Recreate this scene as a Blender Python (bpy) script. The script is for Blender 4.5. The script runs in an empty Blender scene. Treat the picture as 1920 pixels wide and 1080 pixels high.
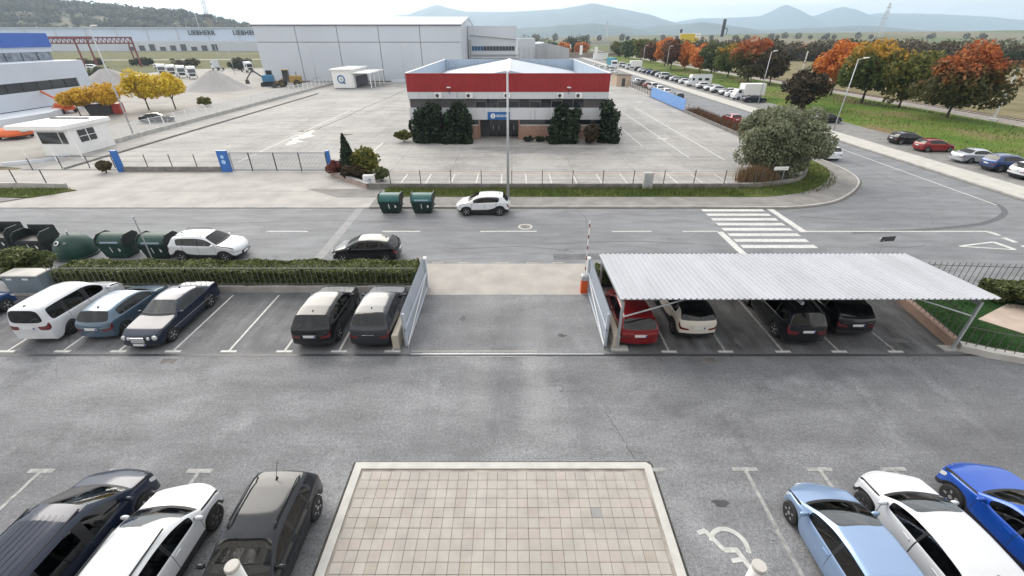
import bpy, bmesh, math, random
import numpy as np
from mathutils import Vector, Matrix

R = math.radians
scene = bpy.context.scene
COL = scene.collection

# ------------------------------------------------------------------ camera
cam_data = bpy.data.cameras.new('camera')
cam_data.lens = 818 / 1920 * 36
cam_data.sensor_width = 36
cam_data.clip_start = 0.1
cam_data.clip_end = 20000
cam = bpy.data.objects.new('camera', cam_data)
cam.location = (0, 0, 12)
cam.rotation_euler = (R(60), 0, 0)
COL.objects.link(cam)
scene.camera = cam

# ------------------------------------------------------------------ sky, sun, exposure
SUN_AZ, SUN_EL = R(-32), R(34)          # from +Y towards +X; the sun stands ahead, to the left
world = bpy.data.worlds.new('World')
scene.world = world
world.use_nodes = True
nt = world.node_tree
nt.nodes.clear()
N, Lk = nt.nodes.new, nt.links.new
wout = N('ShaderNodeOutputWorld'); bg = N('ShaderNodeBackground')
sky = N('ShaderNodeTexSky'); sky.sky_type = 'NISHITA'; sky.sun_disc = False
sky.sun_elevation = SUN_EL; sky.sun_rotation = SUN_AZ
sky.air_density = 1.0; sky.dust_density = 2.5; sky.ozone_density = 1.2
tc = N('ShaderNodeTexCoord'); mp = N('ShaderNodeMapping'); mp.inputs['Scale'].default_value = (1.3, 1.3, 11.0)
nz = N('ShaderNodeTexNoise'); nz.inputs['Scale'].default_value = 3.2; nz.inputs['Detail'].default_value = 9; nz.inputs['Roughness'].default_value = .58
rp = N('ShaderNodeValToRGB'); rp.color_ramp.elements[0].position = .34; rp.color_ramp.elements[1].position = .66
rp.color_ramp.elements[0].color = (.6, .6, .6, 1); rp.color_ramp.elements[1].color = (1, 1, 1, 1)
nz2 = N('ShaderNodeTexNoise'); nz2.inputs['Scale'].default_value = 1.4; nz2.inputs['Detail'].default_value = 5
cl = N('ShaderNodeMixRGB'); cl.inputs[1].default_value = (9.6, 10.2, 11.2, 1); cl.inputs[2].default_value = (18.5, 17.6, 16.0, 1)
mx = N('ShaderNodeMixRGB')
Lk(tc.outputs['Generated'], mp.inputs['Vector']); Lk(mp.outputs['Vector'], nz.inputs['Vector']); Lk(mp.outputs['Vector'], nz2.inputs['Vector'])
Lk(nz.outputs['Fac'], rp.inputs['Fac']); Lk(rp.outputs['Color'], mx.inputs['Fac'])
Lk(nz2.outputs['Fac'], cl.inputs['Fac']); Lk(sky.outputs['Color'], mx.inputs[1]); Lk(cl.outputs['Color'], mx.inputs[2])
Lk(mx.outputs['Color'], bg.inputs['Color']); bg.inputs['Strength'].default_value = 0.054
Lk(bg.outputs['Background'], wout.inputs['Surface'])

sd = bpy.data.lights.new('sun', 'SUN'); sd.energy = 1.5; sd.angle = R(42); sd.color = (1, .94, .85)
sun = bpy.data.objects.new('sun', sd); COL.objects.link(sun)
sdir = Vector((math.sin(SUN_AZ) * math.cos(SUN_EL), math.cos(SUN_AZ) * math.cos(SUN_EL), math.sin(SUN_EL)))
sun.rotation_euler = sdir.to_track_quat('Z', 'Y').to_euler()
sun.location = (-60, 80, 60)

vs = scene.view_settings
vs.view_transform = 'Standard'; vs.look = 'None'; vs.gamma = 1; vs.use_curve_mapping = False
vs.exposure = 1.05
scene.cycles.use_denoising = True
scene.cycles.max_bounces = 6
scene.cycles.transparent_max_bounces = 12
scene.cycles.volume_bounces = 2
scene.render.film_transparent = False

# ------------------------------------------------------------------ helpers
rng = np.random.default_rng(7)
random.seed(7)

def tag(o, label=None, cat=None, group=None, kind=None):
    if label: o['label'] = label
    if cat: o['category'] = cat
    if group: o['group'] = group
    if kind: o['kind'] = kind
    return o

def thing(name, label, cat, loc=(0, 0, 0), rotz=0, group=None):
    o = bpy.data.objects.new(name, None); COL.objects.link(o)
    o.empty_display_size = .3
    o.location = loc; o.rotation_euler = (0, 0, rotz)
    return tag(o, label, cat, group)

def link(name, mesh, parent=None, loc=None, rot=None):
    o = bpy.data.objects.new(name, mesh); COL.objects.link(o)
    if parent: o.parent = parent
    if loc is not None: o.location = loc
    if rot is not None: o.rotation_euler = rot
    return o

def copy_tree(o, parent=None, skip=()):
    c = o.copy(); COL.objects.link(c); c.parent = parent
    for ch in o.children:
        if ch.name.split('.')[0] in skip: continue
        copy_tree(ch, c, skip)
    return c

class MB:
    def __init__(self): self.v = []; self.f = []
    def add(self, vs, fs):
        b = len(self.v); self.v += [tuple(p) for p in vs]
        self.f += [tuple(b + i for i in q) for q in fs]; return self
    def box(self, x0, x1, y0, y1, z0, z1):
        return self.add([(x0, y0, z0), (x1, y0, z0), (x1, y1, z0), (x0, y1, z0), (x0, y0, z1), (x1, y0, z1), (x1, y1, z1), (x0, y1, z1)],
                        [(0, 3, 2, 1), (4, 5, 6, 7), (0, 1, 5, 4), (1, 2, 6, 5), (2, 3, 7, 6), (3, 0, 4, 7)])
    def bevbox(self, x0, x1, y0, y1, z0, z1, b=.02):
        # box with a chamfered top
        return self.add([(x0, y0, z0), (x1, y0, z0), (x1, y1, z0), (x0, y1, z0), (x0, y0, z1 - b), (x1, y0, z1 - b), (x1, y1, z1 - b), (x0, y1, z1 - b),
                         (x0 + b, y0 + b, z1), (x1 - b, y0 + b, z1), (x1 - b, y1 - b, z1), (x0 + b, y1 - b, z1)],
                        [(0, 3, 2, 1), (0, 1, 5, 4), (1, 2, 6, 5), (2, 3, 7, 6), (3, 0, 4, 7), (4, 5, 9, 8), (5, 6, 10, 9), (6, 7, 11, 10), (7, 4, 8, 11), (8, 9, 10, 11)])
    def prism(self, pts, z0, z1):
        n = len(pts)
        return self.add([(x, y, z0) for x, y in pts] + [(x, y, z1) for x, y in pts],
                        [tuple(range(n - 1, -1, -1)), tuple(range(n, 2 * n))] + [(i, (i + 1) % n, n + (i + 1) % n, n + i) for i in range(n)])
    def extrude(self, prof, axis, a, b):
        # closed 2D profile pushed along an axis: 'x' -> (y,z) profile, 'y' -> (x,z)
        n = len(prof)
        mk = (lambda t, p: (t, p[0], p[1])) if axis == 'x' else (lambda t, p: (p[0], t, p[1]))
        return self.add([mk(a, p) for p in prof] + [mk(b, p) for p in prof],
                        [tuple(range(n - 1, -1, -1)), tuple(range(n, 2 * n))] + [(i, (i + 1) % n, n + (i + 1) % n, n + i) for i in range(n)])
    def sheet(self, pts, z=0):
        return self.add([(p[0], p[1], p[2] if len(p) > 2 else z) for p in pts], [tuple(range(len(pts)))])
    def tube(self, p, q, r, n=8, r2=None):
        p, q = Vector(p), Vector(q); d = (q - p).normalized()
        a = d.orthogonal().normalized(); b = d.cross(a); r2 = r if r2 is None else r2
        vs = []
        for c, rr in ((p, r), (q, r2)):
            for i in range(n):
                t = 2 * math.pi * i / n
                vs.append(c + (a * math.cos(t) + b * math.sin(t)) * rr)
        return self.add(vs, [(i, (i + 1) % n, n + (i + 1) % n, n + i) for i in range(n)] + [tuple(range(n - 1, -1, -1)), tuple(range(n, 2 * n))])
    def lathe(self, prof, n=16, c=(0, 0, 0), axis='z'):
        vs = []; m = len(prof)
        for r, h in prof:
            for i in range(n):
                t = 2 * math.pi * i / n; x, y = r * math.cos(t), r * math.sin(t)
                vs.append((c[0] + x, c[1] + y, c[2] + h) if axis == 'z' else (c[0] + x, c[1] + h, c[2] + y))
        fs = [(j * n + i, j * n + (i + 1) % n, (j + 1) * n + (i + 1) % n, (j + 1) * n + i) for j in range(m - 1) for i in range(n)]
        fs += [tuple(range(n - 1, -1, -1)), tuple((m - 1) * n + i for i in range(n))]
        return self.add(vs, fs)
    def path(self, pts, w, z0, z1):
        # a wall or kerb of width w along a polyline
        n = len(pts); vs = []
        for i, p in enumerate(pts):
            a = Vector(pts[max(i - 1, 0)][:2]); b = Vector(pts[min(i + 1, n - 1)][:2]); d = (b - a).normalized(); o = Vector((-d.y, d.x)) * w / 2
            for s in (1, -1):
                for z in (z0, z1): vs.append((p[0] + o.x * s, p[1] + o.y * s, z))
        fs = []
        for i in range(n - 1):
            a, b = 4 * i, 4 * i + 4
            fs += [(a, a + 1, b + 1, b), (a + 1, a + 3, b + 3, b + 1), (a + 3, a + 2, b + 2, b + 3), (a + 2, a, b, b + 2)]
        fs += [(0, 2, 3, 1), (4 * n - 4, 4 * n - 3, 4 * n - 1, 4 * n - 2)]
        return self.add(vs, fs)
    def mesh(self, name, mat, smooth=False):
        me = bpy.data.meshes.new(name); me.from_pydata(self.v, [], self.f)
        if len(self.f) > 1 or len(self.v) > 8:
            bm = bmesh.new(); bm.from_mesh(me); bmesh.ops.recalc_face_normals(bm, faces=bm.faces); bm.to_mesh(me); bm.free()
        if mat: me.materials.append(mat)
        if smooth: me.polygons.foreach_set('use_smooth', [True] * len(me.polygons))
        return me
    def build(self, name, mat, parent=None, loc=None, rot=None, smooth=False):
        return link(name, self.mesh(name, mat, smooth), parent, loc, rot)

def curve(pts, n=6):
    # Catmull-Rom through 2D points
    out = []; P = [Vector(p) for p in pts]; P = [P[0] * 2 - P[1]] + P + [P[-1] * 2 - P[-2]]
    for i in range(1, len(P) - 2):
        for k in range(n):
            t = k / n; a, b, c, d = P[i - 1], P[i], P[i + 1], P[i + 2]
            out.append(tuple(.5 * (2 * b + (c - a) * t + (2 * a - 5 * b + 4 * c - d) * t * t + (3 * b - a - 3 * c + d) * t ** 3)))
    out.append(tuple(P[-2])); return out

def text(body, size, mat, parent, loc, rot, depth=.01, xs=1, spacing=1):
    cu = bpy.data.curves.new('lettering', 'FONT'); cu.body = body; cu.size = size; cu.extrude = depth
    cu.align_x = 'CENTER'; cu.align_y = 'CENTER'; cu.resolution_u = 2; cu.space_character = spacing; cu.offset = size * .02
    cu.materials.append(mat)
    tmp = bpy.data.objects.new('lettering_tmp', cu); COL.objects.link(tmp); dg = bpy.context.evaluated_depsgraph_get(); dg.update()
    me = bpy.data.meshes.new_from_object(tmp.evaluated_get(dg)); bpy.data.objects.remove(tmp)
    o = link('lettering', me, parent, loc, rot); o.scale = (xs, 1, 1); return o

# ------------------------------------------------------------------ materials
def nodes(name):
    m = bpy.data.materials.new(name); m.use_nodes = True; t = m.node_tree
    return m, t, t.nodes['Principled BSDF'], t.nodes.new, t.links.new

def pos_noise(t, scale, detail=4, stretch=None, rough=.55, coord='Position'):
    g = t.nodes.new('ShaderNodeNewGeometry') if coord == 'Position' else t.nodes.new('ShaderNodeTexCoord')
    src = g.outputs['Position'] if coord == 'Position' else g.outputs['Object']
    if stretch:
        m = t.nodes.new('ShaderNodeMapping'); m.inputs['Scale'].default_value = stretch; t.links.new(src, m.inputs['Vector']); src = m.outputs['Vector']
    n = t.nodes.new('ShaderNodeTexNoise'); n.inputs['Scale'].default_value = scale; n.inputs['Detail'].default_value = detail; n.inputs['Roughness'].default_value = rough
    t.links.new(src, n.inputs['Vector']); return n.outputs['Fac']

def ramp(t, fac, stops):
    r = t.nodes.new('ShaderNodeValToRGB'); e = r.color_ramp.elements
    while len(e) < len(stops): e.new(.5)
    for k, (p, c) in enumerate(stops):
        e[k].position = p; e[k].color = (*c, 1) if hasattr(c, '__len__') else (c, c, c, 1)
    t.links.new(fac, r.inputs['Fac']); return r.outputs['Color']

def mixc(t, fac, a, b, mode='MIX'):
    n = t.nodes.new('ShaderNodeMixRGB'); n.blend_type = mode
    for k, s in ((0, fac), (1, a), (2, b)):
        if isinstance(s, (int, float)): n.inputs[k].default_value = s if k == 0 else (s, s, s, 1)
        elif isinstance(s, tuple): n.inputs[k].default_value = (*s, 1)
        else: t.links.new(s, n.inputs[k])
    return n.outputs['Color']

def bumpn(t, b, fac, strength=.3, dist=.02):
    n = t.nodes.new('ShaderNodeBump'); n.inputs['Strength'].default_value = strength; n.inputs['Distance'].default_value = dist
    t.links.new(fac, n.inputs['Height']); t.links.new(n.outputs['Normal'], b.inputs['Normal'])

def M(name, col, rough=.7, metal=0, var=.12, scale=2.5, bump=0, coat=0, spec=None, stretch=None):
    m, t, b, N, L = nodes(name)
    b.inputs['Roughness'].default_value = rough; b.inputs['Metallic'].default_value = metal
    if coat: b.inputs['Coat Weight'].default_value = coat; b.inputs['Coat Roughness'].default_value = .03
    if spec is not None: b.inputs['Specular IOR Level'].default_value = spec
    if var:
        f = pos_noise(t, scale, 6, stretch, coord='Object' if coat else 'Position')
        c = ramp(t, f, [(.25, tuple(x * (1 - var) for x in col)), (.75, tuple(min(1, x * (1 + var)) for x in col))])
        L(c, b.inputs['Base Color'])
        if bump: bumpn(t, b, f, bump)
    else: b.inputs['Base Color'].default_value = (*col, 1)
    return m

def paint(name, col, metal=0., rough=.4, dust=.06):
    dust *= min(1, .25 + max(col) * 2)
    m, t, b, N, L = nodes(name)
    f = pos_noise(t, 2.2, 8, coord='Object')
    L(mixc(t, ramp(t, f, [(.42, 0.0), (.8, 1.0)]), col, tuple(c * (1 - dust) + .35 * dust for c in col)), b.inputs['Base Color'])
    b.inputs['Metallic'].default_value = metal; b.inputs['Roughness'].default_value = rough
    b.inputs['Coat Weight'].default_value = 1; b.inputs['Coat Roughness'].default_value = .10; b.inputs['Specular IOR Level'].default_value = .1; b.inputs['Coat IOR'].default_value = 1.5 if max(col) > .1 else 1.42
    return m

def asphalt(name, c0, c1, speck=.35, streak=None, stains=True, sk=1.0):
    m, t, b, N, L = nodes(name)
    big = pos_noise(t, .16, 6, streak, .6)
    col = ramp(t, big, [(.3, c0), (.7, c1)])
    mid = pos_noise(t, 1.1, 5, streak)
    col = mixc(t, .55, col, ramp(t, mid, [(.3, .3), (.7, .66)]), 'OVERLAY')
    if stains:
        st = pos_noise(t, .42, 8, None, .65)
        col = mixc(t, ramp(t, st, [(.54, 0.0), (.70, .7 * sk)]), col, tuple(c * .55 for c in c0))
        st2 = pos_noise(t, .33, 7, (1.3, .6, 1), .62)
        col = mixc(t, ramp(t, st2, [(.56, 0.0), (.72, .55 * sk)]), col, tuple(min(1, c * 1.35) for c in c1))
    fine = pos_noise(t, 26, 3, None, .8)
    col = mixc(t, speck, col, ramp(t, fine, [(.34, .12), (.66, .88)]), 'OVERLAY')
    fine2 = pos_noise(t, 9, 3, None, .8)
    col = mixc(t, speck * .7, col, ramp(t, fine2, [(.34, .2), (.66, .8)]), 'OVERLAY')
    # fine cracks
    g = N('ShaderNodeNewGeometry'); vo = N('ShaderNodeTexVoronoi'); vo.feature = 'DISTANCE_TO_EDGE'; vo.inputs['Scale'].default_value = .13
    nw = N('ShaderNodeTexNoise'); nw.inputs['Scale'].default_value = .8; nw.inputs['Detail'].default_value = 6
    ad = N('ShaderNodeVectorMath'); ad.operation = 'ADD'
    sc = N('ShaderNodeVectorMath'); sc.operation = 'SCALE'; sc.inputs['Scale'].default_value = 2.2
    L(g.outputs['Position'], nw.inputs['Vector']); L(nw.outputs['Color'], sc.inputs[0]); L(g.outputs['Position'], ad.inputs[0]); L(sc.outputs['Vector'], ad.inputs[1])
    L(ad.outputs['Vector'], vo.inputs['Vector'])
    ck = ramp(t, vo.outputs['Distance'], [(0.0, 1.0), (.004, 0.0)])
    ckm = mixc(t, 1.0, ck, ramp(t, pos_noise(t, .11, 2), [(.5, 0.0), (.6, .6)]), 'MULTIPLY')
    col = mixc(t, ckm, col, (.03, .03, .03))
    L(col, b.inputs['Base Color'])
    b.inputs['Roughness'].default_value = .78
    bumpn(t, b, fine, .5, .015)
    return m, t, b, col

def foliage(name, cols, rough=.6, trans=.38, zcol=None, zr=None):
    # leaf colours chosen per leaf (attribute 'tone'); zcol/zr: a second set of leaf colours towards the tree's top (autumn colour)
    m, t, b, N, L = nodes(name)
    a = N('ShaderNodeAttribute'); a.attribute_name = 'tone'
    col = ramp(t, a.outputs['Fac'], [(k / (len(cols) - 1) * .9 + .05, c) for k, c in enumerate(cols)])
    if zcol:
        tcn = N('ShaderNodeTexCoord'); sp = N('ShaderNodeSeparateXYZ'); L(tcn.outputs['Object'], sp.inputs['Vector'])
        mr = N('ShaderNodeMapRange'); mr.inputs['From Min'].default_value = zr[0]; mr.inputs['From Max'].default_value = zr[1]; L(sp.outputs['Z'], mr.inputs['Value'])
        nf = pos_noise(t, .5, 3, coord='Object')
        ma = N('ShaderNodeMath'); ma.operation = 'ADD'; L(mr.outputs['Result'], ma.inputs[0])
        ms = N('ShaderNodeMath'); ms.operation = 'MULTIPLY_ADD'; ms.inputs[1].default_value = 1.8; ms.inputs[2].default_value = -.9; L(nf, ms.inputs[0]); L(ms.outputs[0], ma.inputs[1])
        c2 = ramp(t, a.outputs['Fac'], [(k / (len(zcol) - 1) * .9 + .05, c) for k, c in enumerate(zcol)])
        col = mixc(t, ramp(t, ma.outputs[0], [(.3, 0.0), (.7, 1.0)]), col, c2)
    L(col, b.inputs['Base Color']); b.inputs['Roughness'].default_value = rough
    b.inputs['Specular IOR Level'].default_value = .25
    tr = N('ShaderNodeBsdfTranslucent'); L(col, tr.inputs['Color'])
    ms = N('ShaderNodeMixShader'); ms.inputs[0].default_value = trans
    L(b.outputs[0], ms.inputs[1]); L(tr.outputs[0], ms.inputs[2]); L(ms.outputs[0], t.nodes['Material Output'].inputs['Surface'])
    return m

def glass(name, tint, refl=1.0, two=2):
    m, t, b, N, L = nodes(name); t.nodes.remove(b)
    tr = N('ShaderNodeBsdfTransparent'); tr.inputs['Color'].default_value = (*tint, 1)
    gl = N('ShaderNodeBsdfGlossy'); gl.inputs['Roughness'].default_value = .02; gl.inputs['Color'].default_value = (refl, refl, refl, 1)
    fr = N('ShaderNodeFresnel'); fr.inputs['IOR'].default_value = 1.55
    ad = N('ShaderNodeMath'); ad.operation = 'ADD'; ad.inputs[1].default_value = 1; L(fr.outputs[0], ad.inputs[0]); dv = N('ShaderNodeMath'); dv.operation = 'DIVIDE'; L(fr.outputs[0], dv.inputs[0]); L(ad.outputs[0], dv.inputs[1]); d2 = N('ShaderNodeMath'); d2.operation = 'MULTIPLY'; d2.inputs[1].default_value = two; L(dv.outputs[0], d2.inputs[0])
    ms = N('ShaderNodeMixShader'); L(d2.outputs[0], ms.inputs[0]); L(tr.outputs[0], ms.inputs[1]); L(gl.outputs[0], ms.inputs[2])
    L(ms.outputs[0], t.nodes['Material Output'].inputs['Surface']); return m

MT = {}
MT['white'] = M('white_paint', (.78, .78, .77), .5, var=.05)
MT['white_cool'] = M('white_cladding', (.62, .66, .72), .5, var=.05, scale=.2)
MT['black'] = M('black_plastic', (.018, .018, .02), .45, var=.1)
MT['dark'] = M('dark_metal', (.05, .05, .055), .5, var=.15)
MT['rubber'] = M('rubber', (.02, .02, .021), .8, var=.2)
MT['steel'] = M('galvanised_steel', (.45, .47, .49), .45, .4, var=.15, scale=4)
MT['rim'] = M('alloy', (.55, .56, .58), .3, .8, var=0)
MT['rim_dark'] = M('dark_alloy', (.12, .12, .13), .35, .6, var=0)
MT['concrete'] = M('concrete', (.40, .39, .37), .85, var=.25, scale=1.2, bump=.2)
MT['concrete_light'] = M('pale_concrete', (.52, .50, .47), .85, var=.18, scale=1.0, bump=.15)
MT['concrete_dark'] = M('weathered_concrete', (.19, .18, .17), .9, var=.4, scale=1.5, bump=.3)
MT['glass'] = glass('car_glass', (.62, .68, .68))
MT['glass_dark'] = glass('tinted_glass', (.10, .13, .16), .9, 1.1)
MT['window'] = M('dark_window', (.02, .024, .03), .08, var=0, spec=.8)
MT['lamp_glass'] = M('headlamp_glass', (.55, .56, .56), .12, var=0, coat=.8)
MT['tail'] = M('tail_lamp', (.14, .008, .01), .15, var=0, coat=.8)
MT['plate'] = M('plate_white', (.72, .73, .74), .4, var=0)
MT['plateblue'] = M('plate_blue', (.02, .05, .3), .4, var=0)
MT['seat'] = M('seat_cloth', (.10, .10, .11), .9, var=.2)
MT['line'] = None
MT['bark'] = M('bark', (.07, .055, .045), .9, var=.35, scale=6, bump=.5)

def worn_paint(name, col, wear=.5):
    m, t, b, N, L = nodes(name)
    f = pos_noise(t, 5, 8, None, .7); f2 = pos_noise(t, .8, 4)
    c = mixc(t, ramp(t, f, [(.42, 1.0), (.62, 0.0)]), tuple(x * (1 - wear) + .16 * wear for x in col), col)
    L(mixc(t, ramp(t, f2, [(.4, 0.0), (.7, wear * .6)]), c, (.2, .2, .2)), b.inputs['Base Color']); b.inputs['Roughness'].default_value = .7
    return m
MT['line'] = worn_paint('road_paint', (.62, .62, .60), .35)
MT['line_faint'] = worn_paint('faded_road_paint', (.42, .42, .41), .7)
MT['line_yard'] = worn_paint('yard_paint', (.66, .66, .64), .4)
# ------------------------------------------------------------------ ground, roads, pavements
def struct(name, mb, mat, parent=None, smooth=False):
    o = mb.build(name, mat, parent, smooth=smooth)
    if parent is None: o['kind'] = 'structure'
    return o

def field_mat():
    m, t, b, N, L = nodes('fields')
    g = N('ShaderNodeNewGeometry'); mp = N('ShaderNodeMapping'); mp.inputs['Rotation'].default_value = (0, 0, .5); mp.inputs['Scale'].default_value = (1, .55, 1)
    L(g.outputs['Position'], mp.inputs['Vector'])
    vo = N('ShaderNodeTexVoronoi'); vo.inputs['Scale'].default_value = .0042; L(mp.outputs['Vector'], vo.inputs['Vector'])
    sp = N('ShaderNodeSeparateColor'); L(vo.outputs['Color'], sp.inputs['Color'])
    col = ramp(t, sp.outputs[0], [(.1, (.17, .145, .09)), (.35, (.11, .125, .05)), (.55, (.15, .16, .07)), (.72, (.20, .165, .11)), (.9, (.085, .12, .04))])
    n1 = pos_noise(t, .05, 8, None, .65)
    col = mixc(t, .75, col, ramp(t, n1, [(.3, .3), (.7, .7)]), 'OVERLAY')
    n2 = pos_noise(t, .6, 6, None, .7)
    col = mixc(t, .5, col, ramp(t, n2, [(.3, .3), (.7, .7)]), 'OVERLAY')
    L(col, b.inputs['Base Color']); b.inputs['Roughness'].default_value = .95; b.inputs['Specular IOR Level'].default_value = .1
    return m
FIELD = field_mat()
struct('ground', MB().sheet([(-8900, -58), (9400, -58), (9400, 11400), (-8900, 11400)], -.06), FIELD)

def grass_mat(name, c0, c1, c2):
    m, t, b, N, L = nodes(name)
    f = pos_noise(t, .22, 6, (1.0, .45, 1), .6); col = ramp(t, f, [(.33, c0), (.5, c1), (.68, c2)])
    f2 = pos_noise(t, 3.5, 6, None, .75); col = mixc(t, .8, col, ramp(t, f2, [(.3, .22), (.7, .78)]), 'OVERLAY')
    L(col, b.inputs['Base Color']); b.inputs['Roughness'].default_value = .95; b.inputs['Specular IOR Level'].default_value = .1
    bumpn(t, b, f2, .9, .12); return m
GRASS = grass_mat('grass_ground', (.05, .085, .018), (.09, .12, .03), (.15, .125, .055))
BANK = grass_mat('bank_grass', (.07, .14, .022), (.12, .16, .035), (.20, .15, .085))
LAWN = grass_mat('lawn', (.016, .045, .012), (.022, .058, .015), (.035, .07, .02))
ROUGH = grass_mat('rough_grass', (.07, .08, .03), (.13, .13, .055), (.17, .14, .075))
EARTH = M('pale_earth', (.33, .31, .285), .95, var=.2, scale=.25, bump=.3)

# the car park
def lot_mat():
    m, t, b, col = asphalt('car_park_asphalt', (.128, .131, .141), (.275, .279, .292), .56, (.4, 1.0, 1), True, .85)
    N, L = t.nodes.new, t.links.new
    g = N('ShaderNodeNewGeometry'); sp = N('ShaderNodeSeparateXYZ'); L(g.outputs['Position'], sp.inputs['Vector'])
    def band(out, lo, hi, soft):
        a = N('ShaderNodeMapRange'); a.interpolation_type = 'SMOOTHSTEP'; a.inputs['From Min'].default_value = lo - soft; a.inputs['From Max'].default_value = lo + soft; L(out, a.inputs['Value'])
        c = N('ShaderNodeMapRange'); c.interpolation_type = 'SMOOTHSTEP'; c.inputs['From Min'].default_value = hi + soft; c.inputs['From Max'].default_value = hi - soft; L(out, c.inputs['Value'])
        mm = N('ShaderNodeMath'); mm.operation = 'MULTIPLY'; L(a.outputs[0], mm.inputs[0]); L(c.outputs[0], mm.inputs[1]); return mm.outputs[0]
    def mul(a, c):
        mm = N('ShaderNodeMath'); mm.operation = 'MULTIPLY'; L(a, mm.inputs[0])
        if isinstance(c, float): mm.inputs[1].default_value = c
        else: L(c, mm.inputs[1])
        return mm.outputs[0]
    brk = ramp(t, pos_noise(t, .9, 6, (1.6, .35, 1), .6), [(.3, .25), (.65, 1.0)])
    # pale wheel-worn lanes through the gate, dark oil and damp between them; dark bays, with carport shade painted in
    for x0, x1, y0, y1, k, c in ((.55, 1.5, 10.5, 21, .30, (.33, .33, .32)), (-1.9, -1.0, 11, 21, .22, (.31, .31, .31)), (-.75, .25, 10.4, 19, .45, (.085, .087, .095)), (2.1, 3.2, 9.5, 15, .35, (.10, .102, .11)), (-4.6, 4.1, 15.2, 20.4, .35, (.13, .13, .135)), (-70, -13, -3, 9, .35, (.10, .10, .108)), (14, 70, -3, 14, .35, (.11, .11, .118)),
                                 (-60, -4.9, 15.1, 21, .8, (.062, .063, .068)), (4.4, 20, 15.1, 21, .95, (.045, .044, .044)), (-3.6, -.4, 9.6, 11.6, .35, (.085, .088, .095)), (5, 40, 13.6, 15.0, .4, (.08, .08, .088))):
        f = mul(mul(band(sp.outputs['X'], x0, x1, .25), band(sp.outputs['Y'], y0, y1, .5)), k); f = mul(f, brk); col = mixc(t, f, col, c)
    L(col, b.inputs['Base Color']); return m
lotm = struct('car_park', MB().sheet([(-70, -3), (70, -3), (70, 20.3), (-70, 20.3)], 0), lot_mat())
MB().box(-70, 20.3, 14.88, 15.03, -.03, .006).build('drain_channel', MT['dark'], lotm)
def stripe(parent, x0, x1, y0, y1, z, mat='line', name='stripe'):
    return MB().sheet([(x0, y0), (x1, y0), (x1, y1), (x0, y1)], z).build(name, MT[mat], parent)
for x in (-22.2, -19.75, -17.3, -14.9, -12.45, -10.0, -7.6, -5.25):
    stripe(lotm, x - .35, x + .35, 15.14, 15.28, .008); stripe(lotm, x - .05, x + .05, 15.28, 20.0, .008)
for x in (6.9, 9.38, 11.9, 14.37, 16.85):
    stripe(lotm, x - .33, x + .33, 15.12, 15.26, .008); stripe(lotm, x - .05, x + .05, 15.26, 20.0, .008, 'line_faint')
for x in (-15.0, -12.45, -9.95):
    stripe(lotm, x - .4, x + .4, 9.05, 9.2, .008, 'line_faint'); stripe(lotm, x - .06, x + .06, 4, 9.05, .008, 'line_faint')
for x in (7.45, 9.83, 12.2, 14.6):
    stripe(lotm, x - .4, x + .4, 9.12, 9.26, .008, 'line_faint'); stripe(lotm, x - .06, x + .06, 4, 9.12, .008, 'line_faint')
stripe(lotm, 4.46, 4.9, 9.1, 9.24, .008, 'line_faint')
stripe(lotm, -3.95, 1.1, 15.05, 15.11, .01, 'line_faint'); stripe(lotm, -3.95, 1.1, 14.82, 14.87, .01, 'line_faint')
# wheelchair symbol painted in the bay beside the entrance slab
wc = thing('wheelchair_symbol', 'white painted wheelchair symbol on the bay right of the tiled slab', 'road marking', (5.9, 6.75, .009))
def arc_strip(r0, r1, a0, a1, n=18): 
    p = [(r1 * math.cos(R(a0 + (a1 - a0) * i / n)), r1 * math.sin(R(a0 + (a1 - a0) * i / n))) for i in range(n + 1)]
    q = [(r0 * math.cos(R(a0 + (a1 - a0) * i / n)), r0 * math.sin(R(a0 + (a1 - a0) * i / n))) for i in range(n + 1)]
    mb = MB()
    for i in range(n): mb.sheet([q[i], q[i + 1], p[i + 1], p[i]])
    return mb
w1 = arc_strip(.40, .53, -25, 165); w1.build('wheel_arc', MT['line'], wc, (.02, .02, 0))
def bar2(a, b, w):
    a, b = Vector(a), Vector(b); d = (b - a).normalized(); o = Vector((-d.y, d.x)) * w / 2
    return MB().sheet([(a + o)[:], (b + o)[:], (b - o)[:], (a - o)[:]])
bar2((-.72, .36), (-.47, .44), .13).build('foot', MT['line'], wc)
bar2((-.5, .43), (-.18, -.1), .13).build('leg', MT['line'], wc, (0, 0, .001))
bar2((-.2, -.1), (.2, -.1), .14).build('seat', MT['line'], wc, (0, 0, .002))
bar2((.14, -.07), (.36, -.72), .14).build('torso', MT['line'], wc, (0, 0, .001))
bar2((-.1, -.38), (.2, -.34), .12).build('arm', MT['line'], wc, (0, 0, .003))
MB().sheet([(.15 * math.cos(k * .3142), .15 * math.sin(k * .3142)) for k in range(20)]).build('head', MT['line'], wc, (.36, -.80, .004))

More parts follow.
